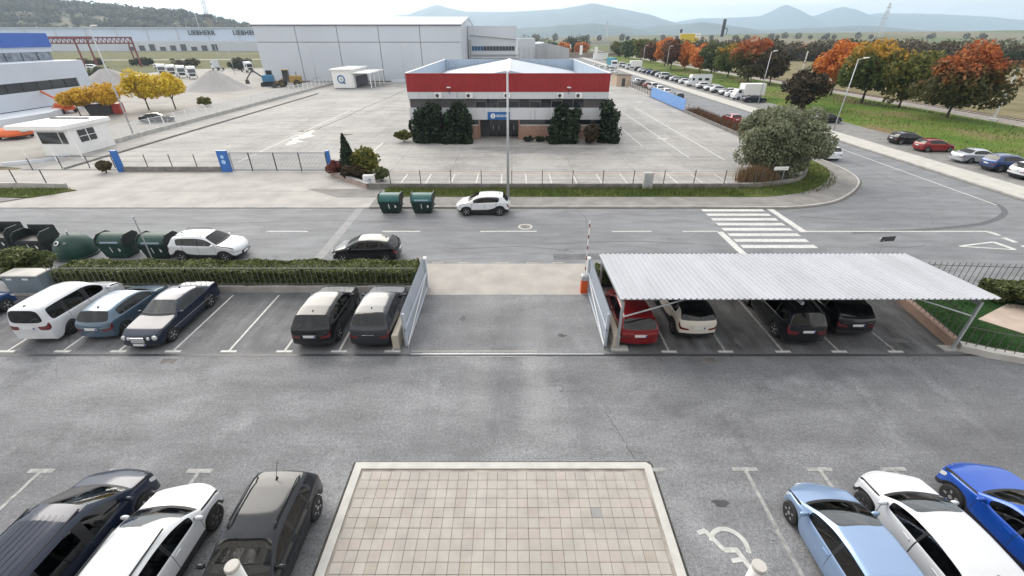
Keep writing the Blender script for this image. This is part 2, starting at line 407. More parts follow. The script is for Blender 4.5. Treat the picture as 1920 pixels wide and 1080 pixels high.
# cracks and saw-cut repairs in the asphalt
CRK = M('crack_dark', (.06, .06, .063), .9, var=.2)
def crack(parent, pts, w, z, seed):
    q = random.Random(seed); p = curve(pts, 8); MB().path([(x + q.uniform(-.05, .05), y + q.uniform(-.05, .05)) for x, y in p], w, z - .002, z).build('crack', CRK, parent)
crack(lotm, [(3.45, 11.6), (3.75, 10.6), (4.05, 9.6)], .018, .004, 1)
DRK = asphalt('repair_asphalt', (.095, .098, .105), (.17, .173, .182), .8)[0]
for x0_, x1_, y0_, y1_, m_ in () and ((-7.4, -5.6, 12.6, 13.4, DRK), (14.5, 16.2, 12.9, 13.8, DRK)): MB().sheet([(x0_, y0_), (x1_, y0_ + .06), (x1_ - .05, y1_), (x0_ + .04, y1_ - .05)], .003).build('repair_patch', m_, lotm)
OIL = M('oil_stain', (.062, .063, .067), .6, var=.3, scale=4); SCUFF = M('pale_scuff', (.135, .135, .138), .85, var=.3, scale=6)
oq = random.Random(11)
def blot(x, y, a, b, m_, nm): MB().sheet([(x + a * (1 + .3 * math.sin(3 * t_ + x) + .18 * math.sin(7 * t_ + y)) * math.cos(t_), y + b * (1 + .3 * math.sin(2 * t_ + y)) * math.sin(t_)) for t_ in [k * .2618 for k in range(24)]], .0025 + oq.uniform(0, .002)).build(nm, m_, lotm)
for x, y, a, b in ((-13.6, 17.6, .3, .22), (-11.3, 16.9, .22, .3), (-11.0, 18.6, .16, .12), (10.6, 16.9, .3, .25), (10.4, 18.2, .18, .2), (17.9, 17.2, .25, .2), (6.2, 8.0, .22, .16), (-2.4, 17.8, .14, .2), (2.3, 16.4, .2, .12), (-12.6, 7.2, .3, .2)): blot(x, y, a, b, OIL, 'oil_stain')
for x, y, a, b in ((-13.9, 16.4, .12, .5), (-10.7, 15.9, .1, .45), (-13.4, 18.9, .35, .1), (10.2, 15.9, .1, .3), (17.6, 16.0, .5, .16), (16.9, 15.6, .2, .1)): blot(x, y, a, b, SCUFF, 'scuff')
MB().path([(-5.1, -1), (-5.1, 9.44), (4.5, 9.44)], .1, -.004, .003).build('kerb_dirt', M('kerb_dirt', (.07, .068, .062), .95, var=.5, scale=5), lotm); MB().path([(4.5, 9.4), (4.5, -1)], .1, -.004, .0035).build('kerb_dirt', bpy.data.materials['kerb_dirt'], lotm)
# tiled entrance slab
slab = struct('entrance_slab', MB().box(-4.78, 4.2, -1, 9.12, -.03, .085), M('grouting', (.33, .30, .27), .9, var=.5, scale=1.5))
kb = MB()
KERB = M('kerb_stone', (.52, .51, .485), .8, var=.14, scale=2.2, bump=.1)
kb.prism([(-5.02, 9.36), (4.32, 9.36), (4.44, 9.24), (4.44, -1), (4.2, -1), (4.2, 9.12), (-4.78, 9.12), (-4.78, -1), (-5.02, -1)], -.02, .125)
kb.build('kerb', KERB, slab)
tilecols = [(.395, .368, .335), (.39, .36, .33), (.405, .378, .348), (.395, .352, .325), (.38, .357, .33), (.36, .325, .285), (.27, .272, .268)]
TILEM = [M('tile_%d' % k, c, .75, var=.16, scale=1.6, bump=.06) for k, c in enumerate(tilecols)]
tile_me = [MB().bevbox(-.148, .148, -.148, .148, 0, .03, .006).mesh('tile', m) for m in TILEM]
rr = random.Random(3)
tx0, ty0, tp = -4.55, 8.86, .3036
for j in range(10):
    for i in range(29):
        n = (math.sin(i * .7 + j * .31) + math.sin(j * .9 - i * .23)) * .5
        k = rr.choices(range(7), [5, 4, 4, 5 if n > .1 else 1.5, 3, .3 if n < .4 else 1.6, .12])[0]
        link('tile', tile_me[k], slab, (tx0 + i * tp + rr.uniform(-.002, .002), ty0 - j * tp + rr.uniform(-.002, .002), .0865 + rr.uniform(0, .003)), (rr.uniform(-.004, .004), rr.uniform(-.004, .004), rr.uniform(-.006, .006)))
mb = MB()
for j in range(10, 30):
    for i in range(29):
        x, y = tx0 + i * tp, ty0 - j * tp; mb.bevbox(x - .148, x + .148, y - .148, y + .148, .0865, .117, .006)
tag(mb.build('tile_field', TILEM[0], slab), kind='stuff')

# street and side road
ROAD, _t, _b, _c = asphalt('street_asphalt', (.148, .153, .164), (.212, .218, .230), .3, (.35, 1.2, 1), False)
road = struct('road', MB().sheet([(-160, 20.3), (60, 20.3), (60, 900), (33, 900), (28, 60), (28, 36), (-160, 36)], -.004), ROAD)
CONC_APRON = M('apron_concrete', (.36, .335, .31), .85, var=.16, scale=.9, bump=.12)
apron = struct('gateway_apron', MB().sheet([(-5.2, 20.05), (4.5, 20.05), (4.6, 23.75), (-5.3, 23.75)], .006), CONC_APRON)
for x0, x1 in ((-17.4, -14.5), (-9.2, -6.5), (-2.27, 1.74), (7.1, 9.9), (12.1, 14.6)): stripe(road, x0, x1, 28.76, 28.9, .002)
for k in range(8): stripe(road, 15.1 + rr.uniform(-.03, .03), 20.03, 26.0 + k * .985, 26.0 + k * .985 + .5, .002)
stripe(road, 20.42, 20.92, 28.7, 33.4, .002); stripe(road, 14.5, 14.95, 24.6, 28.76, .002)
stripe(road, 20.92, 33.8, 28.74, 28.9, .002)
for a, b in (((33.75, 28.75), (33.9, 28.1)), ((33.8, 27.7), (33.85, 26.9)), ((33.75, 26.4), (33.9, 25.6))): 
    o = bar2(a, b, .4).build('stripe', MT['line'], road, (0, 0, .002))
for a, b, w in (((29.5, 26.3), (32.4, 26.98), .16), ((32.4, 26.98), (32.65, 25.75), .34), ((32.65, 25.75), (29.5, 26.3), .13)): bar2(a, b, w).build('give_way_triangle', MT['line'], road, (0, 0, .0025 + w * .004))
bar2((39.75, 34.4), (40.5, 56), .15).build('stripe', MT['line'], road, (0, 0, .002)); bar2((40.5, 58), (40.4, 75), .12).build('stripe', MT['line_faint'], road, (0, 0, .002))
PATCH = M('trench_patch', (.27, .27, .275), .85, var=.15, scale=2, bump=.1)
MB().sheet([(-12.5, 33.6), (-11.9, 33.6), (-11.75, 23.9), (-12.35, 23.9)], .001).build('trench_patch', PATCH, road)
for x in (-20, -13.9, 2.3, 9.7):
    pass
for x0, x1 in ((-4.9, -4.2), (-3.3, -2.5), (-1.2, -.2), (.9, 1.7), (2.4, 3.2)): stripe(road, x0, x1, 23.82, 23.93, .003, 'line_faint')
for q, pts_ in enumerate(([(-34, 30.6), (-24, 30.2), (-14, 30.9), (-4, 30.4)], [(2, 26.6), (8, 27.1), (13.5, 26.5)], [(-4, 25.9), (1, 26.2), (4, 25.4)], [(22, 31.8), (26, 31.0), (29, 31.6)], [(23.6, 26.4), (25.8, 26.1), (27.5, 26.5)], [(5.4, 29.6), (5.6, 31.5), (5.2, 33)], [(36.5, 40), (37.2, 48), (36.8, 58)])): crack(road, pts_, .03, .0012, 20 + q)
MB().sheet([(-33, 26.4), (-20, 26.3), (-20, 27.0), (-33, 27.1)], .0008).build('repair_strip', DRK, road); MB().sheet([(2.6, 24.3), (12.4, 24.5), (12.4, 25.3), (2.6, 25.1)], .0008).build('repair_strip', DRK, road)
SKID = M('tyre_rubber_mark', (.10, .102, .11), .8, var=.25, scale=3)
sk = curve([(24, 28.6), (28, 28.95), (31.5, 29.5), (35, 30.4), (38.2, 32.2), (39.7, 33.9), (40, 35)], 5)
MB().path(sk, .38, -.003, .0015).build('tyre_mark', SKID, road)
man = thing('manhole_cover', 'round iron manhole cover in the street lane right of the lamp post', 'manhole', (.97, 29.7, 0))
MB().lathe([(.52, -.002), (.52, .006), (.40, .006)], 24).build('rim', MT['concrete_light'], man); MB().lathe([(.39, -.002), (.39, .009), (.1, .011)], 24).build('lid', MT['concrete_dark'], man)
for (x, y, w, h, lb) in ((-14.65, 14.55, .62, .34, 'dark drain grate in the car park by the empty bays'), (8.4, 14.6, .6, .34, 'dark drain grate in the car park in front of the carport')):
    d = thing('drain_grate', lb, 'drain', (x, y, 0))
    MB().box(-w / 2, w / 2, -h / 2, h / 2, -.02, .004).build('frame', MT['concrete_dark'], d)
    for k in range(6): MB().box(-w / 2 + .05 + k * w / 6.2, -w / 2 + .09 + k * w / 6.2, -h / 2 + .03, h / 2 - .03, 0, .009).build('bar', MT['dark'], d)

# far pavement, kerb and verge
outer = [(-11.5, 33.75), (0, 33.78), (14.7, 33.8)] + curve([(19, 33.72), (22.6, 33.75), (26.6, 35.0), (30.3, 37.9), (33.0, 41.1), (34.2, 44.5), (34.5, 48.5)], 5) + [(34.4, 70), (34.2, 300)]
inner = [(31.25, 300), (31.25, 60)] + curve([(31.0, 49), (29.4, 43.6), (26.4, 40.3), (22.2, 38.75), (18, 38.55)], 5) + [(-11.5, 38.55)]
PAVE = M('pavement_concrete', (.215, .205, .195), .9, var=.28, scale=.8, bump=.25)
pav = struct('pavement', MB().prism(outer + inner, -.02, .12), PAVE)
MB().path([(x, y - .02 if y < 36 else y) for x, y in outer], .16, -.02, .135).build('kerb', MT['concrete'], pav)
GUT = M('gutter_dirt', (.12, .11, .10), .9, var=.4, scale=3)
MB().path([(x + .16 * (1 if y > 40 else .5 if y > 35 else 0), y - .2 * (1 if y < 38 else .3)) for x, y in outer], .22, -.004, .0018).build('gutter', GUT, pav)
inner_verge = [(-10.8, 36.15), (14, 36.15)] + curve([(19, 36.1), (22.2, 36.25), (26.4, 37.9), (30.2, 41.3), (32.6, 45.2), (33.2, 49)], 5) + [(33.2, 58), (31.3, 60)]
verge = struct('grass_verge', MB().prism(inner_verge + inner[1:], .05, .15), GRASS)
# concrete crossing to the left of the bins and the yard behind
CROSS = M('driveway_concrete', (.37, .35, .33), .9, var=.22, scale=.45, bump=.12)
drv = struct('driveway', MB().sheet([(-46, 33.72), (-11.3, 33.72), (-11.3, 38.6), (-17.8, 43.2), (-18, 45), (-60, 45), (-60, 40.2), (-43, 40.0), (-39.0, 38.2), (-41.5, 35.8)], .05), CROSS)
MB().path([(-46, 33.72), (-11.4, 33.72)], .14, -.02, .055).build('kerb', MT['concrete'], drv)
MB().sheet([(-11.2, 38.6), (-18.5, 38.6), (-15, 36.2), (-11.2, 36.2)], .054).build('dark_patch', PAVE, drv)
MB().sheet([(-33, 37.9), (-11.5, 37.9), (-11.5, 37.94), (-33, 37.94)], .055).build('slab_joint', MT['concrete_dark'], drv); MB().sheet([(-24.6, 34.6), (-24.55, 34.6), (-24.75, 36.1), (-24.8, 36.1)], .055).build('slab_joint', MT['concrete_dark'], drv)
pvl = struct('left_pavement', MB().prism([(-160, 33.72), (-44.0, 33.72), (-43.0, 34.4), (-41.4, 35.8), (-46, 36.15), (-160, 36.15)], -.02, .12), PAVE)
gvl = struct('left_grass_verge', MB().prism([(-160, 36.15), (-42.0, 36.15), (-41.2, 36.0), (-38.9, 38.1), (-40.5, 38.5), (-160, 38.6)], .02, .14), GRASS)

def yard_mat():
    m, t, b, N, L = nodes('yard_concrete')
    f = pos_noise(t, .09, 7, (1, .8, 1), .6); col = ramp(t, f, [(.3, (.29, .28, .268)), (.7, (.415, .40, .38))])
    f2 = pos_noise(t, .35, 8, (.35, 1.8, 1), .68); col = mixc(t, ramp(t, f2, [(.48, 0.0), (.70, .75)]), col, (.20, .195, .192)); f4 = pos_noise(t, .16, 8, (1.6, .5, 1), .7); col = mixc(t, ramp(t, f4, [(.52, 0.0), (.66, .6)]), col, (.22, .215, .21))
    f3 = pos_noise(t, 1.8, 7, None, .7); col = mixc(t, .55, col, ramp(t, f3, [(.3, .38), (.7, .62)]), 'OVERLAY')
    g = N('ShaderNodeNewGeometry'); br = N('ShaderNodeTexBrick'); br.offset = 0; br.inputs['Scale'].default_value = 1; br.inputs['Brick Width'].default_value = 6.2; br.inputs['Row Height'].default_value = 4.1
    br.inputs['Mortar Size'].default_value = .035; br.inputs['Mortar Smooth'].default_value = .3; br.inputs['Color1'].default_value = (1, 1, 1, 1); br.inputs['Color2'].default_value = (.86, .86, .87, 1); br.inputs['Mortar'].default_value = (.42, .41, .40, 1)
    L(g.outputs['Position'], br.inputs['Vector'])
    brk = ramp(t, pos_noise(t, .2, 4), [(.35, .2), (.65, .9)])
    col = mixc(t, brk, col, mixc(t, 1.0, col, br.outputs['Color'], 'MULTIPLY'))
    L(col, b.inputs['Base Color']); b.inputs['Roughness'].default_value = .85; bumpn(t, b, f3, .15, .02); return m
yard = struct('yard', MB().sheet([(-51.0, 45), (-18, 45), (-17.7, 43.2), (-12.9, 38.7), (18, 38.6), (22.2, 38.8), (26.4, 40.4), (29.3, 43.7), (30.9, 49), (31.1, 60), (31.1, 144), (-51.0, 144)], .1), yard_mat())
ybm = M('yard_earth', (.36, .29, .25), .9, var=.25, scale=.7)
MB().sheet([(-12.6, 43.7), (24, 43.0), (25.5, 43.0), (24.5, 43.6), (5, 43.9), (-12.6, 44.1)], .104).build('earth_strip', ybm, yard)
for k in range(-5, 11): stripe(yard, -1.0 + 2.35 * k - .06, -1.0 + 2.35 * k + .06, 39.6, 43.3, .107, 'line_yard')
for x, y0, y1 in ((20.0, 50, 88), (23.6, 49, 90), (-29.9, 48, 86), (-16.6, 46, 58), (16.3, 56, 72)): stripe(yard, x - .08, x + .08, y0, y1, .106, 'line_yard', 'line')
for x0, x1, y in ((-17.3, -4.5, 55.9), (.5, 17, 55.7), (-45, -31, 61.8), (-45, -31, 66), (-45, -31, 70.4), (-45, -31, 75), (-45, -31, 80)): stripe(yard, x0, x1, y - .07, y + .07, .106, 'line_faint' if x0 == -45 else 'line_yard', 'line')
CR = M('crack_weeds', (.10, .09, .07), .95, var=.4, scale=4)
cpts = [(-28.9, 62), (-28.8, 68), (-28.3, 78), (-28.3, 88), (-27.6, 104), (-27.1, 121)]
MB().path([(x + rr.uniform(-.15, .15), y) for x, y in curve(cpts, 7)], .2, .09, .1035).build('crack', CR, yard)
PALE = worn_paint('pale_repair', (.62, .60, .55), .5)
for q, (px_, py_, ra, rb2) in enumerate(((-28.2, 58.4, .75, 1.5), (-28.5, 62.2, .95, 2.2), (-28.9, 65.3, .5, 1.2))): MB().sheet([(px_ + ra * (1 + .35 * math.sin(5 * a + q) + .2 * math.sin(9 * a)) * math.cos(a), py_ + rb2 * (1 + .3 * math.sin(3 * a + 1 + q)) * math.sin(a)) for a in [k * .2094 for k in range(30)]], .1045 + q * .0004).build('pale_patch', PALE, yard)
MB().box(-46.3, -46.05, 45.2, 113, .05, .26).build('kerb', MT['concrete_dark'], yard)
for (x, y) in ((-23.1, 63.5), (20.2, 60.6), (26.4, 98), (-30, 66)):
    MB().sheet([(x + (.8 + .3 * math.sin(4 * a + x)) * math.cos(a), y + (.5 + .2 * math.sin(3 * a)) * math.sin(a)) for a in [k * .4488 for k in range(14)]], .105).build('patch', CR if x < 0 else MT['concrete_light'], yard)
SHADE = M('damp_concrete', (.235, .23, .225), .7, var=.22, scale=.6)
MB().sheet([(x + (7.5 + 1.6 * math.sin(3 * a)) * math.cos(a), y + (2.3 + .5 * math.sin(5 * a)) * math.sin(a)) for x, y in [(3.2, 54)] for a in [k * .1963 for k in range(32)]], .103).build('damp_patch', SHADE, yard)  # soft shadow of the office and its evergreens, painted on the yard

# right-hand pavement, parking strip, bank, railway
rp_ = struct('right_pavement', MB().box(43.3, 46.6, 30, 420, -.03, .12), M('pale_pavement', (.46, .445, .41), .85, var=.15, scale=1, bump=.15))
MB().path([(43.25, 30), (43.25, 420)], .14, -.03, .135).build('kerb', MT['concrete'], rp_)
MB().path([(43.0, 30), (43.0, 420)], .26, -.01, .002).build('gutter', GUT, rp_)
STRIP, *_ = asphalt('parking_strip_asphalt', (.17, .165, .16), (.25, .245, .235), .35, None, False)
struct('parking_strip', MB().box(46.6, 53.4, 20, 260, -.03, .05), STRIP)
bk = MB(); nx, ny = 10, 40
prof = [(53.4, .05), (54.2, .25), (56, .5), (59, .75), (63, 1.0), (67, 1.05), (70, .85), (73, .45), (76, .1), (78, .02)]
ys = np.linspace(20, 330, ny)
vsx = [(x + .3 * math.sin(y * .21 + x), y, z * (1 + .18 * math.sin(y * .17 + x * .4)) if 0 < i < 9 else z) for y in ys for i, (x, z) in enumerate(prof)]
bk.add(vsx, [(j * 10 + i, j * 10 + i + 1, j * 10 + 11 + i, j * 10 + 10 + i) for j in range(ny - 1) for i in range(9)])
struct('grass_bank', bk, BANK, smooth=True)
BALLAST = M('track_ballast', (.30, .275, .25), .95, var=.3, scale=2, bump=.4)
rail = struct('railway', MB().extrude([(78.2, -.05), (79.2, .35), (82.6, .35), (83.6, -.05)], 'y', -20, 500), BALLAST)
RAILM = M('rusty_rail', (.16, .10, .07), .5, .5, var=.2)
for x in (80.1, 81.6): MB().box(x - .06, x + .06, -20, 500, .345, .5).build('rail', RAILM, rail)
slp = MB().box(79.5, 82.2, -.12, .12, .34, .40).mesh('sleeper', MT['concrete_light'])
for k in range(120): link('sleeper', slp, rail, (0, 20 + k * .65, 0))
TRACKF = MB()
struct('stubble_field', MB().sheet([(84, 20), (330, 20), (330, 150), (210, 232), (84, 330)], -.02), grass_mat('stubble', (.13, .115, .06), (.19, .165, .09), (.24, .20, .13)))
struct('earthworks', MB().sheet([(-125, 60), (-51.2, 46), (-51.2, 143), (-75, 143), (-75, 215), (-135, 205), (-140, 150), (-96, 118), (-100, 96)], -.02), EARTH)
struct('rough_meadow', MB().sheet([(-400, 225), (-150, 215), (-98, 240), (-98, 330), (-280, 420), (-700, 430)], -.03), ROUGH)
struct('works_road', MB().path([(-420, 300), (-260, 282), (-110, 300), (-80, 330)], 9, -.05, -.012), EARTH)

# mountains and hills, well outside the town
def hills(name, prof, dist, depth, mat, seed, rough=8, front=.25):
    r_ = np.random.default_rng(seed); xs = np.array([p[0] for p in prof], float); zs = np.array([p[1] for p in prof], float)
    n = 220; X = np.linspace(xs[0], xs[-1], n)
    Z = np.interp(X, xs, zs); k = np.hanning(6)[1:-1]; k = np.r_[0, k, 0, 0, 0] if False else np.hanning(5); k /= k.sum(); Z = np.convolve(np.pad(Z, 2, 'edge'), k, 'valid')
    for f in (60, 130, 260): Z = Z + np.sin(X / (xs[-1] - xs[0]) * f + r_.uniform(0, 6)) * rough / f * 12
    m_ = 26; mb = MB(); T = np.linspace(-1, 1.4, m_)
    for t in T:
        s = max(0, 1 - abs(t) ** 1.35) if t < 0 else max(0, 1 - abs(t) / 1.4)
        for i in range(n):
            rdg = 1 + .22 * math.sin(X[i] / 90 + t * 3 + seed) * (1 - s) + .10 * math.sin(X[i] / 37 - t * 5)* (1 - s)
            mb.v.append((X[i], dist + t * depth, max(-5, Z[i] * s * rdg - 3)))
    for j in range(m_ - 1):
        for i in range(n - 1): mb.f.append((j * n + i, j * n + i + 1, (j + 1) * n + i + 1, (j + 1) * n + i))
    me = bpy.data.meshes.new(name); me.from_pydata(mb.v, [], mb.f); me.materials.append(mat); me.polygons.foreach_set('use_smooth', [True] * len(me.polygons))
    return tag(link(name, me), kind='structure')
FOREST = M('mountain_forest', (.06, .075, .07), .95, var=.35, scale=.006)
HILLM = M('hill_scrub', (.19, .17, .115), .95, var=.4, scale=.02)
k6 = 1.3
hills('mountains', [(x * k6, z * k6 - 12 * (k6 - 1)) for x, z in [(-3600, 60), (-2700, 95), (-2237, 150), (-2078, 172), (-1850, 150), (-1665, 160), (-1400, 150), (-1150, 185), (-950, 205), (-830, 250), (-720, 282), (-590, 246), (-465, 222), (0, 218), (412, 240), (640, 268), (770, 290), (900, 268), (1134, 232), (1330, 190), (1511, 140), (1783, 85), (2100, 60), (2600, 30)]], 6500, 1700, FOREST, 3)
hills('mountains', [(x * 1.7, z * 1.7 - 12 * .7) for x, z in [(1000, 30), (1500, 120), (1800, 165), (2200, 172), (2436, 190), (2545, 232), (2622, 284), (2700, 236), (2800, 200), (2906, 180), (3040, 205), (3165, 262), (3280, 208), (3352, 168), (3430, 190), (3520, 207), (3900, 205), (4355, 192), (4700, 170), (5008, 140), (5600, 100)]], 8500, 1600, FOREST, 5)
hills('low_hills', [(300, 25), (900, 60), (1300, 95), (1600, 118), (1800, 98), (2100, 60), (2500, 75), (3000, 95), (3400, 60), (4200, 40)], 4300, 700, FOREST, 8)
hills('low_hills', [(-900, 20), (-300, 40), (100, 62), (500, 88), (700, 72), (900, 40), (1300, 22)], 3300, 500, FOREST, 9)
hills('farmland_rise', [(-200, 2), (300, 15), (900, 24), (1500, 30), (2100, 36), (2600, 34), (3200, 22)], 1500, 650, FIELD, 11, 2)
hills('wooded_hill', [(-1500, 75), (-1000, 72), (-883, 68), (-705, 55), (-588, 45), (-528, 30), (-470, 16), (-400, 4)], 960, 230, HILLM, 12, 3)

# the air: thin haze over the whole place
def haze():
    m = bpy.data.materials.new('haze'); m.use_nodes = True; t = m.node_tree; t.nodes.remove(t.nodes['Principled BSDF'])
    pv = t.nodes.new('ShaderNodeVolumePrincipled'); pv.inputs['Color'].default_value = (.65, .82, 1.0, 1); pv.inputs['Density'].default_value = .00015; pv.inputs['Anisotropy'].default_value = .55
    t.links.new(pv.outputs[0], t.nodes['Material Output'].inputs['Volume'])
    o = MB().box(-9000, 9500, -60, 11500, -7, 470).build('haze', m); o['kind'] = 'stuff'; return o
haze()
# ------------------------------------------------------------------ vehicles
def interp(pts, s):
    return float(np.interp(s, [p[0] for p in pts], [p[1] for p in pts]))

def smooth_interp(pts, s):
    return interp(pts, s)

def wheel_mesh(dark_gap=True):
    ty = MB().lathe([(.20, -.1), (.29, -.105), (.315, -.09), (.33, -.05), (.33, .05), (.315, .09), (.29, .105), (.20, .1)], 24, axis='y')
    rm = MB().lathe([(.215, -.06), (.215, .097), (.195, .1), (.19, .06), (.01, .045)], 24, axis='y')
    sp = MB()
    for k in range(5):
        a = 2 * math.pi * k / 5; c, s = math.cos(a), math.sin(a)
        def pt(r, w, y): return (r * c - w * s, y, r * s + w * c)
        sp.add([pt(.03, -.045, .06), pt(.2, -.028, .06), pt(.2, .028, .06), pt(.03, .045, .06), pt(.03, -.04, .098), pt(.2, -.022, .102), pt(.2, .022, .102), pt(.03, .04, .098)],
               [(4, 5, 6, 7), (0, 1, 5, 4), (1, 2, 6, 5), (2, 3, 7, 6), (3, 0, 4, 7)])
    sp.lathe([(.06, .06), (.055, .106), (.01, .108)], 12, axis='y')
    return ty.mesh('tyre', MT['rubber'], True), rm.mesh('rim', MT['black'], True), sp.mesh('spokes', MT['rim'])
TYRE, RIMD, SPOKE = wheel_mesh()

def add_wheels(root, xs, track, r, spokemat, pos_z=None, w=1.0):
    for x in xs:
        for sgn in (1, -1):
            o = link('wheel', TYRE, root, (x, sgn * (track - .09), r), (0, 0, 0 if sgn > 0 else math.pi)); o.scale = (r / .33, w, r / .33)
            a = link('rim', RIMD, o); b = link('spokes', SPOKE, o)
            if spokemat is not MT['rim']:
                b.material_slots[0].link = 'OBJECT'; b.material_slots[0].material = spokemat

def car_shell(S, level=2):
    """loft a body shell; returns {region: mesh}; +x is the front, origin on the ground under the middle"""
    L, W = S['L'], S['W']; sf, sr, Rw = S['sf'], S['sr'], S['R']; Ra = Rw + .055
    cow, wt = S['ws']; rt, rb = S['rg']; top, belt = S['top'], S['belt']; wins = S['win']; tum = S.get('tum', .30); sill0 = S.get('sill', .22)
    st = {0: 1, .14: 1, cow: 2, cow + .1: 3, wt: 1, rt: 1, rb: 1, L - .14: 1, L: 1}
    for sw in (sf, sr):
        for a in (0, 40, 90, 140, 180): st[sw - Ra * math.cos(R(a))] = 2
    for a, b in wins: st[a] = 3; st[b] = 3
    for p in top:
        if p[0] not in st: st[p[0]] = 0
    for s in S.get('seams', ()): st[s] = 3; st[s + .014] = 3
    keys = []
    for s in sorted(st):
        if keys and s - keys[-1] < .035 and not (st[s] == 3 and st[keys[-1]] == 3):
            if st[s] > st[keys[-1]]: keys[-1] = s
            continue
        keys.append(s)
    pl = S.get('plan', [(0, .86), (.3, .95), (.8, 1), (L - .9, 1), (L - .3, .965), (L, .90)])
    bl = [(0, S.get('nose', .20)), (.4, 0), (L - .4, 0), (L, -S.get('tailbow', .12))]
    bu = [(0, 0), (cow - .5, .03), (cow, .16), (wt, .09), ((wt + rt) / 2, 0), (rt, -.05), (rb, -.06), (L, 0)]
    nzb, ntb = S.get('nose', .20), S.get('tailbow', .12)
    P = []
    for s in keys:
        zt = interp(top, s); w = interp(pl, s) * W; zs = sill0
        if s < .05: zs = sill0 + .04
        if s > L - .05: zs = sill0 + .08
        for sw in (sf, sr):
            d = s - sw
            if abs(d) <= Ra + 1e-4: zs = max(zs, Rw + math.sqrt(max(0, Ra * Ra - d * d)))
        zb = min(interp(belt, s), zt - .045); h = zt - zb
        y4 = w * .95; y5 = y4 - .012 - tum * h * .8; y6 = y5 - .035 - .10 * h
        zc = min(.05, h * .35)
        rows = [(w * .965, zs), (w * 1.0, zs + (zb - zs) * .32), (w * .998, zs + (zb - zs) * .70), (w * .98, zb - .012), (y4, zb + .012),
                (y5, zb + h * .80), (y6, zb + h * .945), (y6 * .55, zt - .006), (0, zt)]
        pts = []
        for i, (y, z) in enumerate(rows):
            f = (y / w) ** 2; x = s + interp(bl, s) * f
            if i >= 5: x -= interp(bu, s) * (1 - f)
            pts.append((L / 2 - x, y, z))
        P.append(pts)
    n = len(keys); bm = bmesh.new(); G = []
    for pts in P:
        row = [bm.verts.new(p) for p in pts] + [bm.verts.new((p[0], -p[1], p[2])) for p in pts[-2::-1]]
        G.append(row)
    regs = {}
    def rid(k): return regs.setdefault(k, len(regs))
    rid('body')
    w0, w1 = wins[0][0], wins[-1][1]
    hl, tl = S.get('hl', .42), S.get('tl', .30); tlr = S.get('tlr', (2,)); clad = S.get('clad', False)
    crl = bm.edges.layers.float.new('crease_edge')
    def face(vs, k):
        try: f = bm.faces.new(vs)
        except ValueError: return
        f.material_index = rid(k); f.smooth = True
    for k in range(n - 1):
        sm = (keys[k] + keys[k + 1]) / 2; narrow = keys[k + 1] - keys[k] < .02
        for i in range(16):
            j = i if i < 8 else 15 - i; side = 'L' if i < 8 else 'R'
            r = 'body'
            if j == 0 and clad: r = 'sill_trim' + side
            if j == 4 and .16 < sm < cow - .02: r = 'hood_gap' + side
            if j == 2 and sm < hl and S.get('lamps', 1): r = 'headlight' + side
            if j in tlr and sm > L - tl: r = 'taillight' + side
            if j == 4 and w0 < sm < w1:
                r = 'pillar%s%d' % (side, k)
                for q, (a, b) in enumerate(wins):
                    if a < sm < b: r = 'side_window%s%d' % (side, q)
            if j == 4 and S.get('panel') and S['panel'][0] < sm < S['panel'][1]: r = 'body'
            if j >= 6:
                if cow < sm < cow + .1: r = 'cowl_panel'
                elif cow < sm < wt: r = 'windshield'
                elif rt < sm < rb: r = 'rear_window'
                elif wt < sm < rt and S.get('roofpart'): r = 'roof'
            if S.get('roofpart') == 2 and j == 5 and cow < sm < rb: r = 'roof'
            if narrow and 0 < j < 4: r = 'door_seam%s%d' % (side, k)
            a, b, c, d = G[k][i], G[k][i + 1], G[k + 1][i + 1], G[k + 1][i]
            face((a, d, c, b), r)
    # nose and tail caps
    for end in (0, n - 1):
        pts = P[end]; s = keys[end]; bow = interp(bl, s); cols = (1, .5, 0, -.5, -1); C = []
        for i in range(7):
            y, z = pts[i][1], pts[i][2]; w = P[end][1][1]
            r = []
            for q, f in enumerate(cols):
                if q == 0: r.append(G[end][i])
                elif q == 4: r.append(G[end][16 - i])
                else: r.append(bm.verts.new((L / 2 - (s + bow * (y * f / w) ** 2), y * f, z + (.008 if i > 3 else 0))))
            C.append(r)
        for i in range(6):
            for q in range(4):
                r = 'body'
                if end == 0:
                    if i in S.get('grille', (1,)) and q in (1, 2): r = 'grille'
                    if i == 0: r = 'bumper_front'
                    if i == 2 and q in (0, 3) and S.get('lamps', 1): r = 'headlight' + ('L' if q == 0 else 'R')
                else:
                    if i in tlr and q in (0, 3) and S.get('tlcap', 1): r = 'taillight' + ('L' if q == 0 else 'R')
                    if i == 0 and clad: r = 'bumper_rear'
                    if S.get('rearglasscap') and i == 4: r = 'rear_window'
                v = (C[i][q], C[i][q + 1], C[i + 1][q + 1], C[i + 1][q])
                face(v if end == 0 else v[::-1], r)
        top_ = [G[end][6], G[end][7], G[end][8], G[end][9], G[end][10]] + C[6][3:0:-1]
        face(top_ if end else top_[::-1], 'body')
    bm.edges.ensure_lookup_table()
    inv = {v: k for k, v in regs.items()}
    for e in bm.edges:
        ms = {f.material_index for f in e.link_faces}
        if len(ms) == 1 and len(e.link_faces) == 2:
            continue
        e[crl] = .62 if len(e.link_faces) == 2 else .35
    bmesh.ops.recalc_face_normals(bm, faces=bm.faces)
    me = bpy.data.meshes.new('shell'); bm.to_mesh(me); bm.free()
    tmp = bpy.data.objects.new('shell_tmp', me); COL.objects.link(tmp)
    md = tmp.modifiers.new('s', 'SUBSURF'); md.levels = level; md.render_levels = level
    for _ in range(len(regs)): me.materials.append(None)
    dg = bpy.context.evaluated_depsgraph_get(); dg.update()
    ev = bpy.data.meshes.new_from_object(tmp.evaluated_get(dg))
